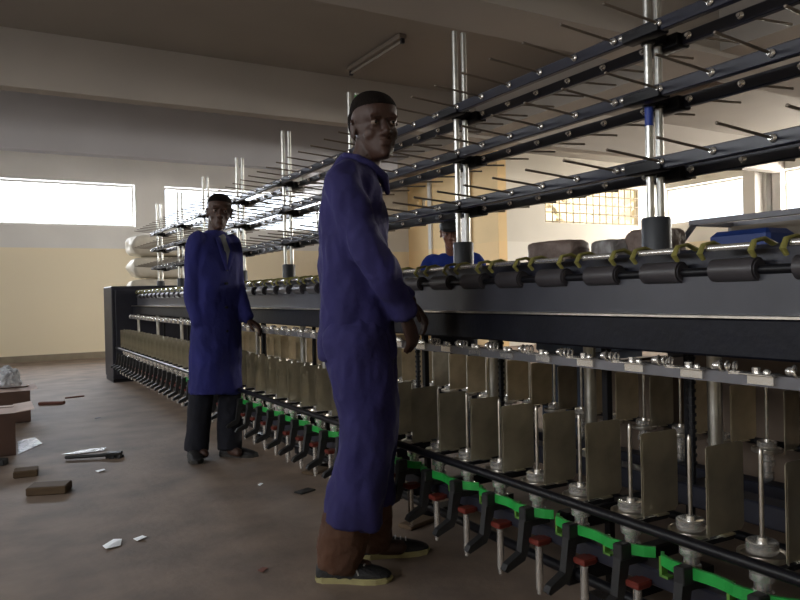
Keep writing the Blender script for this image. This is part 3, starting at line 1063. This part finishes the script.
# ------------------------------------------------ worker nearest the camera
def near_worker():
    t = thing('person', 'nearest worker in a blue work suit and yellow-soled trainers, looking back over his shoulder', 'person',
              (1.215, 2.405, 0), math.radians(-30))
    hm = frame(math.radians(-66), math.radians(3), math.radians(3), (0.078, -0.005, 1.528)) @ Matrix.Scale(1.10, 4)
    sr, er, wr = (-0.035, -0.150, 1.425), (0.080, -0.205, 1.14), (0.168, -0.105, 0.955)
    sl, el, wl = (-0.02, 0.15, 1.425), (0.03, 0.20, 1.15), (0.195, 0.19, 1.0)
    hr, hl = (-0.005, -0.085, 0.93), (-0.005, 0.085, 0.93)
    kr, kl = (0.005, -0.095, 0.50), (0.03, 0.09, 0.50)
    ar, al = (-0.095, -0.105, 0.10), (0.03, 0.095, 0.10)
    b = MB()
    b.add(*(lambda q: (q.v, q.f))(head_shape().xf(hm)))
    limb(b, [(-0.03, 0, 1.38), (0.005, 0, 1.46), (0.048, 0, 1.56), (0.060, 0, 1.62)], [0.062, 0.058, 0.056, 0.057])
    b.rings(smooth_rings([(0.90, -0.09, 0.08, 0.14), (0.98, -0.09, 0.08, 0.145), (1.10, -0.09, 0.08, 0.13), (1.25, -0.105, 0.085, 0.15), (1.38, -0.10, 0.06, 0.165), (1.44, -0.075, 0.03, 0.12)], 3))
    for s_, e_, w_ in ((sr, er, wr), (sl, el, wl)):
        limb(b, [s_, e_, w_], [0.050, 0.040, 0.027], 12)
    for h_, k_, a_ in ((hr, kr, ar), (hl, kl, al)):
        limb(b, [h_, k_, a_], [0.080, 0.055, 0.038], 12)
    for a_ in (ar, al):
        limb(b, [(a_[0], a_[1], 0.10), (a_[0] + 0.02, a_[1], 0.05), (a_[0] + 0.10, a_[1], 0.04)], [0.036, 0.034, 0.03], 10)
    q = hand_shape(1, 0.55).xf(aim(wr, (0.35, 0.15, -1.0), (0.75, -0.6, 0.3)))
    b.add(q.v, q.f)
    q = hand_shape(-1, 0.6).xf(aim(wl, (0.55, -0.05, -0.75), (0.8, 0.2, 0.5)))
    b.add(q.v, q.f)
    body = fuse(b, 'body', M['skin'], t, 0.0046, 2)
    fuse(hair_shape(hm), 'hair', M['hair'], t, 0.006, 1)
    eyes(t, hm)
    # jacket
    j = MB()
    j.rings(smooth_rings([(0.80, -0.150, 0.140, 0.175), (0.90, -0.152, 0.135, 0.178), (1.00, -0.146, 0.125, 0.172), (1.12, -0.142, 0.118, 0.172), (1.24, -0.143, 0.115, 0.182),
                          (1.34, -0.138, 0.105, 0.178), (1.42, -0.125, 0.090, 0.162), (1.48, -0.100, 0.078, 0.122), (1.515, -0.072, 0.070, 0.085), (1.540, -0.050, 0.06, 0.064), (1.548, -0.035, 0.05, 0.05)], 3))
    limb(j, [(-0.02, -0.09, 1.465), sr, (0.012, -0.180, 1.27), er, (0.130, -0.155, 1.04), (0.158, -0.115, 0.985)], [0.050, 0.066, 0.066, 0.060, 0.050, 0.045], 18)
    limb(j, [(-0.01, 0.09, 1.46), sl, el, (0.12, 0.20, 1.055), (0.168, 0.192, 1.0)], [0.060, 0.075, 0.062, 0.052, 0.046], 18)
    j.tube([(0.140, -0.140, 1.02), (0.170, -0.103, 0.955)], [0.050, 0.049], n=20)
    j.tube([(0.125, 0.2, 1.06), (0.183, 0.191, 1.0)], [0.048, 0.046], n=20)
    jo = fuse(j, 'jacket', M['blue'], t, 0.010, 2, 0.024, 12.0, (1, 1, 0.6), 1.3)
    cb = MB()      # collar stands open round the neck
    ring = [(-0.054, 0.0, 1.548), (-0.036, -0.052, 1.546), (0.010, -0.076, 1.532), (0.062, -0.068, 1.502), (0.106, -0.036, 1.462), (0.118, -0.012, 1.41)]
    ring2 = [(x, -y, z) for x, y, z in ring]
    cb.tube(ring, [0.009, 0.009, 0.010, 0.013, 0.016, 0.008], n=10, flat=1.3, cap=True)
    cb.tube(ring2, [0.009, 0.009, 0.010, 0.013, 0.016, 0.008], n=10, flat=1.3, cap=True)
    fuse(cb, 'collar', M['blue'], jo, 0.006, 2)
    # blue trousers over brown ones
    tr_ = MB()
    tr_.rings(smooth_rings([(0.70, -0.11, 0.13, 0.160), (0.80, -0.138, 0.128, 0.168), (0.90, -0.135, 0.12, 0.165), (0.96, -0.12, 0.11, 0.155)], 3))
    limb(tr_, [(-0.002, -0.085, 0.86), (0.012, -0.09, 0.70), (0.028, -0.095, 0.54), (0.0, -0.10, 0.38), (-0.022, -0.10, 0.27)], [0.125, 0.112, 0.096, 0.098, 0.102], 20)
    limb(tr_, [(0.01, 0.085, 0.86), (0.03, 0.09, 0.70), (0.045, 0.09, 0.52), (0.035, 0.085, 0.38), (0.033, 0.088, 0.27)], [0.115, 0.110, 0.090, 0.082, 0.078], 20)
    # square the hem off: a straight cut tube below the rounded end
    tr_.tube([(-0.012, -0.10, 0.34), (-0.034, -0.10, 0.205)], [0.102, 0.107], n=24)
    tr_.tube([(0.034, 0.085, 0.32), (0.033, 0.09, 0.215)], [0.080, 0.080], n=24)
    tb = fuse(tr_, 'trousers', M['blue'], t, 0.009, 2, 0.022, 11.0, (1, 1, 0.6), 5.1)
    br = MB()
    br.tube(*smooth_pts([(-0.035, -0.10, 0.32), (-0.058, -0.10, 0.20), (-0.080, -0.103, 0.10), (-0.092, -0.105, 0.040)], [0.070, 0.090, 0.088, 0.078], 4), n=20)
    br.tube(*smooth_pts([(0.035, 0.085, 0.30), (0.035, 0.09, 0.16), (0.033, 0.092, 0.085), (0.03, 0.095, 0.045)], [0.07, 0.072, 0.070, 0.066], 4), n=20)
    fuse(br, 'trouser_cuffs', M['brown_cloth'], t, 0.008, 2, 0.012, 16, (1, 1, 1.4), 2.0)
    sneaker('shoe', 0.28, t, frame(math.radians(-4), 0, 0, (-0.175, -0.105, 0)), M['shoe'], M['sole'], M['shoe_stripe'])
    sneaker('shoe', 0.275, t, frame(math.radians(12), 0, 0, (-0.02, 0.10, 0)), M['shoe'], M['sole'], M['shoe_stripe'])
    return t


def far_worker():
    t = thing('person', 'worker further along the machine in a long blue dust coat and dark trousers', 'person',
              (1.265, 4.60, 0), math.radians(-72))
    t.rotation_euler = (math.radians(-1.6), 0, math.radians(-72))
    t.scale = (0.95, 0.95, 0.95)
    hm = frame(math.radians(-30), math.radians(3), math.radians(-3), (0.03, 0.0, 1.545)) @ Matrix.Scale(1.06, 4)
    # +y of the body is the viewer's right: the arm that reaches the machine
    sr, er, wr = (-0.01, -0.150, 1.44), (-0.02, -0.165, 1.14), (0.02, -0.150, 0.90)
    sl, el, wl = (-0.01, 0.150, 1.44), (0.035, 0.158, 1.14), (0.12, 0.175, 0.94)
    b = MB()
    q = head_shape().xf(hm)
    b.add(q.v, q.f)
    limb(b, [(-0.02, 0, 1.40), (-0.01, 0, 1.49), (0.0, 0, 1.58), (0.005, 0, 1.62)], [0.060, 0.054, 0.051, 0.052])
    b.rings(smooth_rings([(0.90, -0.09, 0.08, 0.14), (1.10, -0.08, 0.08, 0.125), (1.28, -0.095, 0.085, 0.15), (1.40, -0.09, 0.06, 0.16), (1.46, -0.065, 0.04, 0.11)], 3))
    for s_, e_, w_ in ((sr, er, wr), (sl, el, wl)):
        limb(b, [s_, e_, w_], [0.048, 0.040, 0.027], 12)
    ar, al = (-0.09, -0.095, 0.09), (0.05, 0.075, 0.09)
    for h_, k_, a_ in (((0, -0.085, 0.93), (-0.01, -0.095, 0.50), ar), ((0, 0.085, 0.93), (0.03, 0.095, 0.50), al)):
        limb(b, [h_, k_, a_], [0.080, 0.055, 0.038], 12)
        limb(b, [(a_[0], a_[1], 0.10), (a_[0] + 0.02, a_[1], 0.05), (a_[0] + 0.10, a_[1], 0.04)], [0.036, 0.034, 0.03], 10)
    q = hand_shape(1, 0.4).xf(aim(wr, (0.1, 0.02, -1), (0.1, -1, 0)))
    b.add(q.v, q.f)
    q = hand_shape(-1, 0.6).xf(aim(wl, (0.6, 0.5, -0.55), (0.4, 0.3, 0.8)))
    b.add(q.v, q.f)
    fuse(b, 'body', M['skin'], t, 0.0055, 2)
    fuse(hair_shape(hm), 'hair', M['hair'], t, 0.007, 1)
    eyes(t, hm)
    c = MB()
    c.rings(smooth_rings([(0.44, -0.135, 0.150, 0.185), (0.60, -0.13, 0.14, 0.18), (0.80, -0.125, 0.13, 0.178), (1.00, -0.12, 0.12, 0.168), (1.15, -0.12, 0.115, 0.168), (1.30, -0.125, 0.115, 0.168),
                          (1.41, -0.110, 0.09, 0.165), (1.475, -0.085, 0.07, 0.128), (1.525, -0.065, 0.058, 0.080), (1.545, -0.05, 0.05, 0.062)], 3))
    limb(c, [(0, -0.09, 1.47), sr, er, (0.01, -0.158, 0.98), (0.018, -0.152, 0.92)], [0.045, 0.058, 0.055, 0.050, 0.046], 16)
    limb(c, [(0, 0.09, 1.47), sl, el, (0.085, 0.168, 1.01), (0.110, 0.173, 0.96)], [0.045, 0.058, 0.055, 0.050, 0.045], 16)
    c.tube([(0.016, -0.154, 0.97), (0.0195, -0.151, 0.905)], 0.050, n=20)
    c.tube([(0.098, 0.170, 0.99), (0.117, 0.174, 0.945)], 0.048, n=20)
    co = fuse(c, 'dust_coat', M['blue2'], t, 0.011, 2, 0.020, 10.0, (1, 1, 0.4), 9.0)
    MB().tube([(0.066, -0.028, 1.49), (0.108, -0.012, 1.38), (0.128, 0.0, 1.27)], [0.018, 0.024, 0.008], n=10, flat=0.5, up=(1, 0, 0)).tube(
        [(0.066, 0.050, 1.49), (0.108, 0.050, 1.38), (0.128, 0.012, 1.27)], [0.018, 0.026, 0.008], n=10, flat=0.5, up=(1, 0, 0)).build('lapel', M['blue2'], co, True)
    MB().tube([(0.052, 0.01, 1.50), (0.102, 0.016, 1.40), (0.121, 0.010, 1.27)], [0.036, 0.036, 0.006], n=12, flat=0.35, up=(1, 0, 0), cap=True).build('shirt', M['shirt'], t, True)
    bt = MB()
    for z in (1.18, 1.02, 0.86, 0.70):
        bt.cyl((0.11, 0.0, z), (0.135, 0.0, z), 0.009, n=10)
    bt.build('button', M['dark_cloth'], co, True)
    tr_ = MB()
    tr_.rings(smooth_rings([(0.74, -0.085, 0.09, 0.14), (0.90, -0.085, 0.08, 0.14), (0.97, -0.08, 0.07, 0.13)], 3))
    tr_.tube(*smooth_pts([(0, -0.085, 0.86), (-0.01, -0.09, 0.60), (-0.05, -0.09, 0.35), (-0.09, -0.095, 0.05)], [0.078, 0.076, 0.080, 0.082], 5), n=20)
    tr_.tube(*smooth_pts([(0, 0.085, 0.86), (0.02, 0.09, 0.60), (0.04, 0.08, 0.35), (0.05, 0.075, 0.05)], [0.078, 0.076, 0.080, 0.082], 5), n=20)
    fuse(tr_, 'trousers', M['dark_cloth'], t, 0.010, 3, 0.012, 9, (1, 1, 0.7), 3.3)
    sneaker('shoe', 0.28, t, frame(math.radians(-25), 0, 0, (-0.16, -0.085, 0)), M['shoe'], M['soledark'])
    sneaker('shoe', 0.28, t, frame(math.radians(30), 0, 0, (-0.02, 0.045, 0)), M['shoe'], M['soledark'])
    return t


def back_worker():
    t = thing('person', 'person in royal blue and a black cap standing behind the long machine', 'person', (3.12, 4.56, 0), math.radians(-135))
    hm = frame(math.radians(12), math.radians(14), 0, (0.06, 0, 1.375))
    b = MB()
    q = head_shape().xf(hm)
    b.add(q.v, q.f)
    limb(b, [(-0.03, 0, 1.23), (0.01, 0, 1.33), (0.045, 0, 1.43), (0.05, 0, 1.46)], [0.056, 0.052, 0.05, 0.05])
    b.rings(smooth_rings([(0.80, -0.09, 0.08, 0.14), (0.98, -0.08, 0.08, 0.125), (1.14, -0.095, 0.085, 0.15), (1.24, -0.09, 0.06, 0.16), (1.30, -0.065, 0.04, 0.11)], 3))
    for s in (-1, 1):
        limb(b, [(-0.01, s * 0.165, 1.26), (0.06, s * 0.24, 1.02), (0.26, s * 0.16, 0.98)], [0.046, 0.038, 0.026], 12)
        limb(b, [(0, s * 0.085, 0.83), (0.0, s * 0.09, 0.45), (-0.02, s * 0.10, 0.09)], [0.08, 0.055, 0.036], 12)
        limb(b, [(-0.02, s * 0.10, 0.10), (0.0, s * 0.10, 0.05), (0.08, s * 0.10, 0.04)], [0.036, 0.034, 0.03], 10)
        q = hand_shape(-s, 0.6).xf(aim((0.26, s * 0.16, 0.98), (1, -s * 0.2, -0.2), (0, 0, 1)))
        b.add(q.v, q.f)
    fuse(b, 'body', M['skin2'], t, 0.0065, 2)
    eyes(t, hm)
    cp = MB()
    cp.rings(smooth_rings([(0.140, -0.108, 0.100, 0.082), (0.165, -0.110, 0.102, 0.084), (0.195, -0.104, 0.092, 0.080), (0.225, -0.080, 0.062, 0.060), (0.243, -0.045, 0.03, 0.035), (0.248, -0.02, 0.0, 0.01)], 3), n=32)
    cp.rings([(0.142, 0.04, 0.165, 0.066), (0.150, 0.04, 0.158, 0.066)], n=24)
    fuse(cp.xf(hm), 'cap', M['rubber'], t, 0.006, 2)
    c = MB()
    c.rings(smooth_rings([(0.72, -0.125, 0.13, 0.185), (0.85, -0.12, 0.125, 0.18), (1.00, -0.12, 0.12, 0.18), (1.15, -0.125, 0.115, 0.19),
                          (1.24, -0.110, 0.09, 0.190), (1.295, -0.085, 0.065, 0.150), (1.335, -0.055, 0.05, 0.09)], 3))
    for s in (-1, 1):
        limb(c, [(0, s * 0.12, 1.27), (-0.01, s * 0.175, 1.25), (0.055, s * 0.24, 1.03), (0.15, s * 0.20, 0.99), (0.21, s * 0.175, 0.985)], [0.055, 0.072, 0.062, 0.052, 0.046], 16)
    fuse(c, 'shirt', M['blue3'], t, 0.011, 3, 0.010, 9.0, (1, 1, 0.6), 2.0)
    tr_ = MB()
    tr_.rings(smooth_rings([(0.66, -0.10, 0.10, 0.15), (0.80, -0.10, 0.09, 0.15), (0.87, -0.09, 0.08, 0.14)], 3))
    for s in (-1, 1):
        tr_.tube(*smooth_pts([(0, s * 0.085, 0.80), (0, s * 0.09, 0.55), (-0.01, s * 0.1, 0.3), (-0.02, s * 0.1, 0.05)], [0.10, 0.09, 0.08, 0.08], 5), n=20)
    fuse(tr_, 'trousers', M['dark_cloth'], t, 0.011, 3, 0.008, 9, (1, 1, 0.7), 3.3)
    for s in (-1, 1):
        sneaker('shoe', 0.27, t, frame(0, 0, 0, (-0.09, s * 0.10, 0)), M['shoe'], M['soledark'])
    return t


near_worker()
far_worker()
back_worker()


# ================================================================== SMALLER THINGS
def carton(x0, x1, y0, y1, h, label, flaps, m='card', lid='card_light', group=None):
    t = thing('cardboard_box', label, 'box', ((x0 + x1) / 2, (y0 + y1) / 2, 0), 0, group)
    hx, hy, w_ = (x1 - x0) / 2, (y1 - y0) / 2, 0.006
    b = MB()
    b.box(-hx, hx, -hy, -hy + w_, 0, h).box(-hx, hx, hy - w_, hy, 0, h)
    b.box(-hx, -hx + w_, -hy + w_, hy - w_, 0, h).box(hx - w_, hx, -hy + w_, hy - w_, 0, h)
    b.box(-hx, hx, -hy, hy, 0, w_)
    b.build('box_body', M[m], t)
    for side, ang, ln in flaps:
        f = MB()
        if side in 'fb':
            s = -1 if side == 'f' else 1
            f.box(-hx, hx, s * hy, s * (hy + ln), h, h + 0.005, Matrix.Rotation(s * ang, 3, 'X'), (0, s * hy, h))
        else:
            s = -1 if side == 'l' else 1
            f.box(s * hx, s * (hx + ln), -hy, hy, h, h + 0.005, Matrix.Rotation(-s * ang, 3, 'Y'), (s * hx, 0, h))
        f.build('flap', M[lid], t)
    return t


carton(-0.34, 0.155, 5.48, 5.92, 0.285, 'near brown cardboard box on the floor at the left, pale flap folded over its top', [('b', 3.05, 0.25), ('f', 3.05, 0.18), ('r', 0.1, 0.12)])
carton(-0.28, 0.315, 6.93, 7.38, 0.27, 'farther brown cardboard box on the floor at the left, crumpled plastic lying on top', [('b', 3.05, 0.28), ('f', 3.05, 0.16), ('r', 0.15, 0.06)])


def crumple(name, loc, r, m, label, cat, seed=1, amp=0.35):
    bm = bmesh.new()
    bmesh.ops.create_icosphere(bm, subdivisions=4, radius=1)
    for v in bm.verts:
        d = noise.noise(v.co * 2.3 + Vector((seed, 0, 0))) + 0.6 * abs(noise.noise(v.co * 5 + Vector((0, seed, 0))))
        v.co = v.co * (1 + amp * d)
    zmin = min(v.co.z for v in bm.verts)
    for v in bm.verts:
        v.co = Vector((v.co.x * r[0], v.co.y * r[1], max(0, (v.co.z + 0.5) * r[2])))
    me = bpy.data.meshes.new(name)
    bm.to_mesh(me)
    bm.free()
    me.materials.append(m)
    o = bpy.data.objects.new(name, me)
    o.location = loc
    C.objects.link(o)
    return tag(o, label, cat)


crumple('plastic_wrap', (0.15, 7.1, 0.305), (0.10, 0.13, 0.10), M['plastic'], 'crumpled clear plastic wrap on the farther cardboard box', 'plastic wrap', 2)


def block(name, x, y, z, sx, sy, sz, rz, m, label, cat, bev=0.006, group=None):
    o = MB().box(-sx / 2, sx / 2, -sy / 2, sy / 2, 0, sz, bev=bev).build(name, m)
    o.location = (x, y, z)
    o.rotation_euler = (0, 0, rz)
    return tag(o, label, cat, group)


block('wooden_block', 0.275, 4.30, 0, 0.20, 0.13, 0.045, -0.35, M['wood'], 'larger wooden block lying on the floor at the left, nearest the camera', 'block')
block('wooden_block', 0.185, 4.80, 0, 0.13, 0.12, 0.04, -0.1, M['wood'], 'smaller wooden block on the floor between the near box and the larger block', 'block')
block('timber_strip', -0.10, 5.28, 0, 0.42, 0.07, 0.04, -0.45, M['rubber'], 'dark timber strip on the floor in front of the near cardboard box', 'wood strip')
block('wooden_stick', 0.55, 7.95, 0, 0.24, 0.07, 0.03, -0.45, M['wood_red'], 'reddish brown stick on the far floor left of the machine', 'stick')
block('wooden_stick', 0.80, 8.35, 0, 0.20, 0.02, 0.015, 0.25, M['wood_red'], 'thin pale red sliver on the far floor, behind the reddish brown stick', 'stick')
block('wood_offcut', 1.645, 3.86, 0, 0.16, 0.09, 0.018, 0.5, M['wood'], 'small wood offcut on the floor under the machine between the two front workers', 'wood offcut')
block('wood_offcut', 1.64, 2.72, 0, 0.17, 0.08, 0.02, 0.3, M['wood'], 'brown wood offcut on the floor under the machine by the near worker\'s shoes', 'wood offcut')
block('metal_plate', 1.43, 3.51, 0, 0.10, 0.06, 0.008, 0.35, M['rubber'], 'small flat black plate on the floor behind the near worker', 'plate', 0.002)

# hand brush on the floor
tb = thing('floor_brush', 'black handled brush lying on the floor left of the workers', 'brush', (0.43, 5.10, 0), math.radians(-30 + 8))
MB().tube([(0, 0, 0.018), (0.20, 0, 0.020), (0.26, 0, 0.022)], [0.012, 0.011, 0.014], n=10, cap=True).build('handle', M['rubber'], tb, True)
MB().box(0.25, 0.345, -0.035, 0.035, 0.02, 0.038, bev=0.006).build('brush_head', M['rubber'], tb)
bb = MB()
for i in range(9):
    for k in range(6):
        x, y = 0.255 + i * 0.0105, -0.028 + k * 0.011
        bb.tube([(x, y, 0.022), (x + random.uniform(-.006, .012), y + random.uniform(-.01, .01), 0.0)], [0.004, 0.005], n=5)
bb.build('bristles', M['rubber'], tb)


def scrap(name, pts, m, label, cat, z=0.002, group=None):
    cx = sum(p[0] for p in pts) / len(pts)
    cy = sum(p[1] for p in pts) / len(pts)
    mb = MB()
    n = len(pts)
    zz = [z + 0.004 * ((i * 7) % 3) for i in range(n)]
    mb.add([(p[0] - cx, p[1] - cy, zz[i]) for i, p in enumerate(pts)] + [(p[0] - cx, p[1] - cy, zz[i] + 0.0015) for i, p in enumerate(pts)] + [(0, 0, z), (0, 0, z + 0.006)],
           [[i, 2 * n, (i + 1) % n] for i in range(n)] + [[n + i, n + (i + 1) % n, 2 * n + 1] for i in range(n)] + [[i, (i + 1) % n, n + (i + 1) % n, n + i] for i in range(n)])
    o = mb.build(name, m)
    o.location = (cx, cy, 0)
    return tag(o, label, cat, group)


scrap('paper_scrap', [(0.40, 3.22), (0.45, 3.27), (0.48, 3.24), (0.465, 3.18), (0.405, 3.16)], M['paper'], 'larger white paper scrap on the floor nearest the camera', 'paper', group='white scraps on the floor')
scrap('paper_scrap', [(0.525, 3.24), (0.565, 3.25), (0.575, 3.21), (0.535, 3.20)], M['paper'], 'smaller white paper scrap just right of the larger scrap', 'paper', group='white scraps on the floor')
scrap('paper_scrap', [(0.55, 4.66), (0.60, 4.67), (0.60, 4.62), (0.56, 4.62)], M['paper'], 'small white paper scrap on the floor in front of the brush', 'paper', group='white scraps on the floor')
scrap('paper_scrap', [(1.265, 3.78), (1.285, 3.79), (1.29, 3.76), (1.27, 3.755)], M['paper'], 'tiny white scrap on the floor between the two front workers', 'paper', group='white scraps on the floor')
scrap('plastic_sheet', [(0.42, 5.30), (0.55, 5.36), (0.70, 5.32), (0.68, 5.26), (0.50, 5.24)], M['plastic'], 'thin strip of clear plastic film lying just behind the brush', 'plastic film')
scrap('paper_sheet', [(0.17, 5.50), (0.33, 5.78), (0.30, 6.05), (0.18, 6.0)], M['plastic'], 'pale sheet lying on the floor beside the near cardboard box', 'sheet')
scrap('floor_debris', [(0.86, 2.60), (0.885, 2.61), (0.895, 2.58), (0.87, 2.57)], M['wood_red'], 'tiny brown crumb on the floor behind the near worker\'s heel', 'debris')
scrap('floor_debris', [(0.80, 6.75), (0.84, 6.77), (0.85, 6.72), (0.81, 6.71)], M['rubber'], 'small dark crumb on the floor beyond the brush', 'debris')

# wrapped bundles on the machine top
def bundle(x, y, z, sx, sy, sz, rz, m, label, seed):
    bm = bmesh.new()
    bmesh.ops.create_cube(bm, size=1)
    bmesh.ops.subdivide_edges(bm, edges=bm.edges[:], cuts=12, use_grid_fill=True)
    for v in bm.verts:
        p = Vector((v.co.x * sx, v.co.y * sy, v.co.z * sz))
        q = v.co * 2
        k = 1 - 0.10 * max(0, (abs(q.x) ** 6 + abs(q.y) ** 6 + abs(q.z) ** 6) - 1)
        d = noise.noise(p * 22 + Vector((seed, 0, 0)))
        v.co = p * k * (1 + 0.09 * d)
    zm = min(v.co.z for v in bm.verts)
    for v in bm.verts:
        v.co.z -= zm
    me = bpy.data.meshes.new('wrapped_bundle')
    for f in bm.faces:
        f.smooth = True
    bm.to_mesh(me)
    bm.free()
    me.materials.append(m)
    o = bpy.data.objects.new('wrapped_bundle', me)
    o.location = (x, y, z)
    o.rotation_euler = (0, 0, rz)
    C.objects.link(o)
    return tag(o, label, 'bundle', 'wrapped bundles on the machine top')


bundle(2.12, 2.30, 1.137, 0.15, 0.24, 0.10, 0.15, M['bundle'], 'long pinkish grey wrapped bundle on the machine top, leftmost of the bundles', 1)
bundle(2.15, 2.02, 1.137, 0.13, 0.14, 0.085, -0.2, M['bundle2'], 'small silvery wrapped bundle on the machine top between two pinkish ones', 4)
bundle(2.17, 1.83, 1.137, 0.15, 0.17, 0.11, 0.1, M['bundle'], 'brownish wrapped bundle on the machine top beside the dark pole socket', 9)

# stacked sacks beyond the far end of the machine
def sack(x, y, z, rz, label, seed):
    sx, sy, sz = 1.10, 0.6, 0.33
    bm = bmesh.new()
    bmesh.ops.create_cube(bm, size=2)
    bmesh.ops.subdivide_edges(bm, edges=bm.edges[:], cuts=14, use_grid_fill=True)
    for v in bm.verts:
        q = v.co.copy()
        e = max(abs(q.x), abs(q.y))
        zz = q.z * (1 - 0.22 * e ** 6)
        pin = 1 - 0.10 * abs(q.z) ** 2
        d = noise.noise(Vector((q.x * 2, q.y * 2, q.z + seed))) * 0.07
        v.co = Vector((q.x * sx / 2 * pin * (1 + d), q.y * sy / 2 * pin * (1 + d), (zz + 1) * sz / 2 + d * 0.1))
    zm = min(v.co.z for v in bm.verts)
    for v in bm.verts:
        v.co.z -= zm
    for f in bm.faces:
        f.smooth = True
    me = bpy.data.meshes.new('woven_sack')
    bm.to_mesh(me)
    bm.free()
    me.materials.append(M['sack'])
    o = bpy.data.objects.new('woven_sack', me)
    o.location = (x, y, z)
    o.rotation_euler = (0, 0, rz)
    C.objects.link(o)
    return tag(o, label, 'sack', 'white sacks stacked beyond the machine end')


names = ['bottom', 'second from bottom', 'third from bottom', 'third from top', 'second from top', 'topmost']
for i in range(6):
    sack(2.47 + random.uniform(-0.03, 0.03), 11.6, i * 0.338, random.uniform(-0.05, 0.05), 'white woven sack in the stack beyond the machine end, ' + names[i], i * 3.1)

# second machine with a slanted hood behind
wm = thing('winding_machine', 'grey machine with a slanted open hood behind the twisting machine at the right', 'machine', (3.9, 1.0, 0))
MB().box(-0.45, 0.45, -1.9, 1.85, 0.05, 1.20, bev=0.02).build('machine_body', M['panel'], wm)
MB().box(-0.40, 0.40, -1.85, 1.80, 0.0, 0.05).build('plinth', M['black'], wm)
hd = MB()
for y in (-1.9, -0.66, 0.58, 1.80):
    hd.tube([(-0.44, y + 0.02, 1.20), (-0.20, y + 0.02, 1.42)], 0.018, n=6)
    hd.box(-0.22, 0.15, y, y + 0.03, 1.395, 1.425)
hd.box(-0.46, -0.40, -1.9, 1.84, 1.20, 1.23)
hd.box(-0.24, -0.19, -1.9, 1.84, 1.40, 1.43)
hd.box(0.13, 0.17, -1.9, 1.84, 1.20, 1.43)
hood = hd.build('hood_frame', M['panel_mid'], wm)
MB().box(0.10, 0.13, -1.86, 1.80, 1.20, 1.40).build('hood_lining', M['tan_panel'], wm)
MB().ell((-0.21, 0.35, 1.455), (0.02, 0.02, 0.03)).cyl((-0.21, 0.35, 1.42), (-0.21, 0.35, 1.45), 0.01, n=10).build('hood_knob', M['tube'], wm, True)
MB().box(-0.20, 0.05, 1.36, 1.74, 1.20, 1.35, bev=0.03).build('motor_cover', M['blue_plastic'], wm)

# cartons and a crate standing behind the machine
carton(2.95, 3.38, 0.9, 1.5, 0.72, 'tan cardboard box behind the spindles at the right edge, beside the grey machine', [('f', 3.05, 0.2), ('b', 3.05, 0.2)], 'card_tan', 'card_tan', 'tan boxes behind the machine')
carton(2.95, 3.40, 1.65, 2.3, 0.80, 'taller tan cardboard box behind the spindles, middle of the row', [('f', 3.05, 0.2), ('b', 3.05, 0.2)], 'card_tan', 'card_tan', 'tan boxes behind the machine')
carton(3.0, 3.42, 2.5, 3.0, 0.62, 'lower tan cardboard box behind the spindles, left of the row', [('f', 3.05, 0.2), ('b', 3.05, 0.2)], 'card_tan', 'card_tan', 'tan boxes behind the machine')
bc = thing('plastic_crate', 'blue grey plastic crate standing on the floor behind the machine', 'crate', (3.55, 3.55, 0))
MB().box(-0.28, 0.28, -0.2, 0.2, 0, 0.68, bev=0.02).build('crate_body', M['blue_grey'], bc)
MB().box(-0.30, 0.30, -0.22, 0.22, 0.62, 0.70, bev=0.01).build('crate_rim', M['blue_grey'], bc)
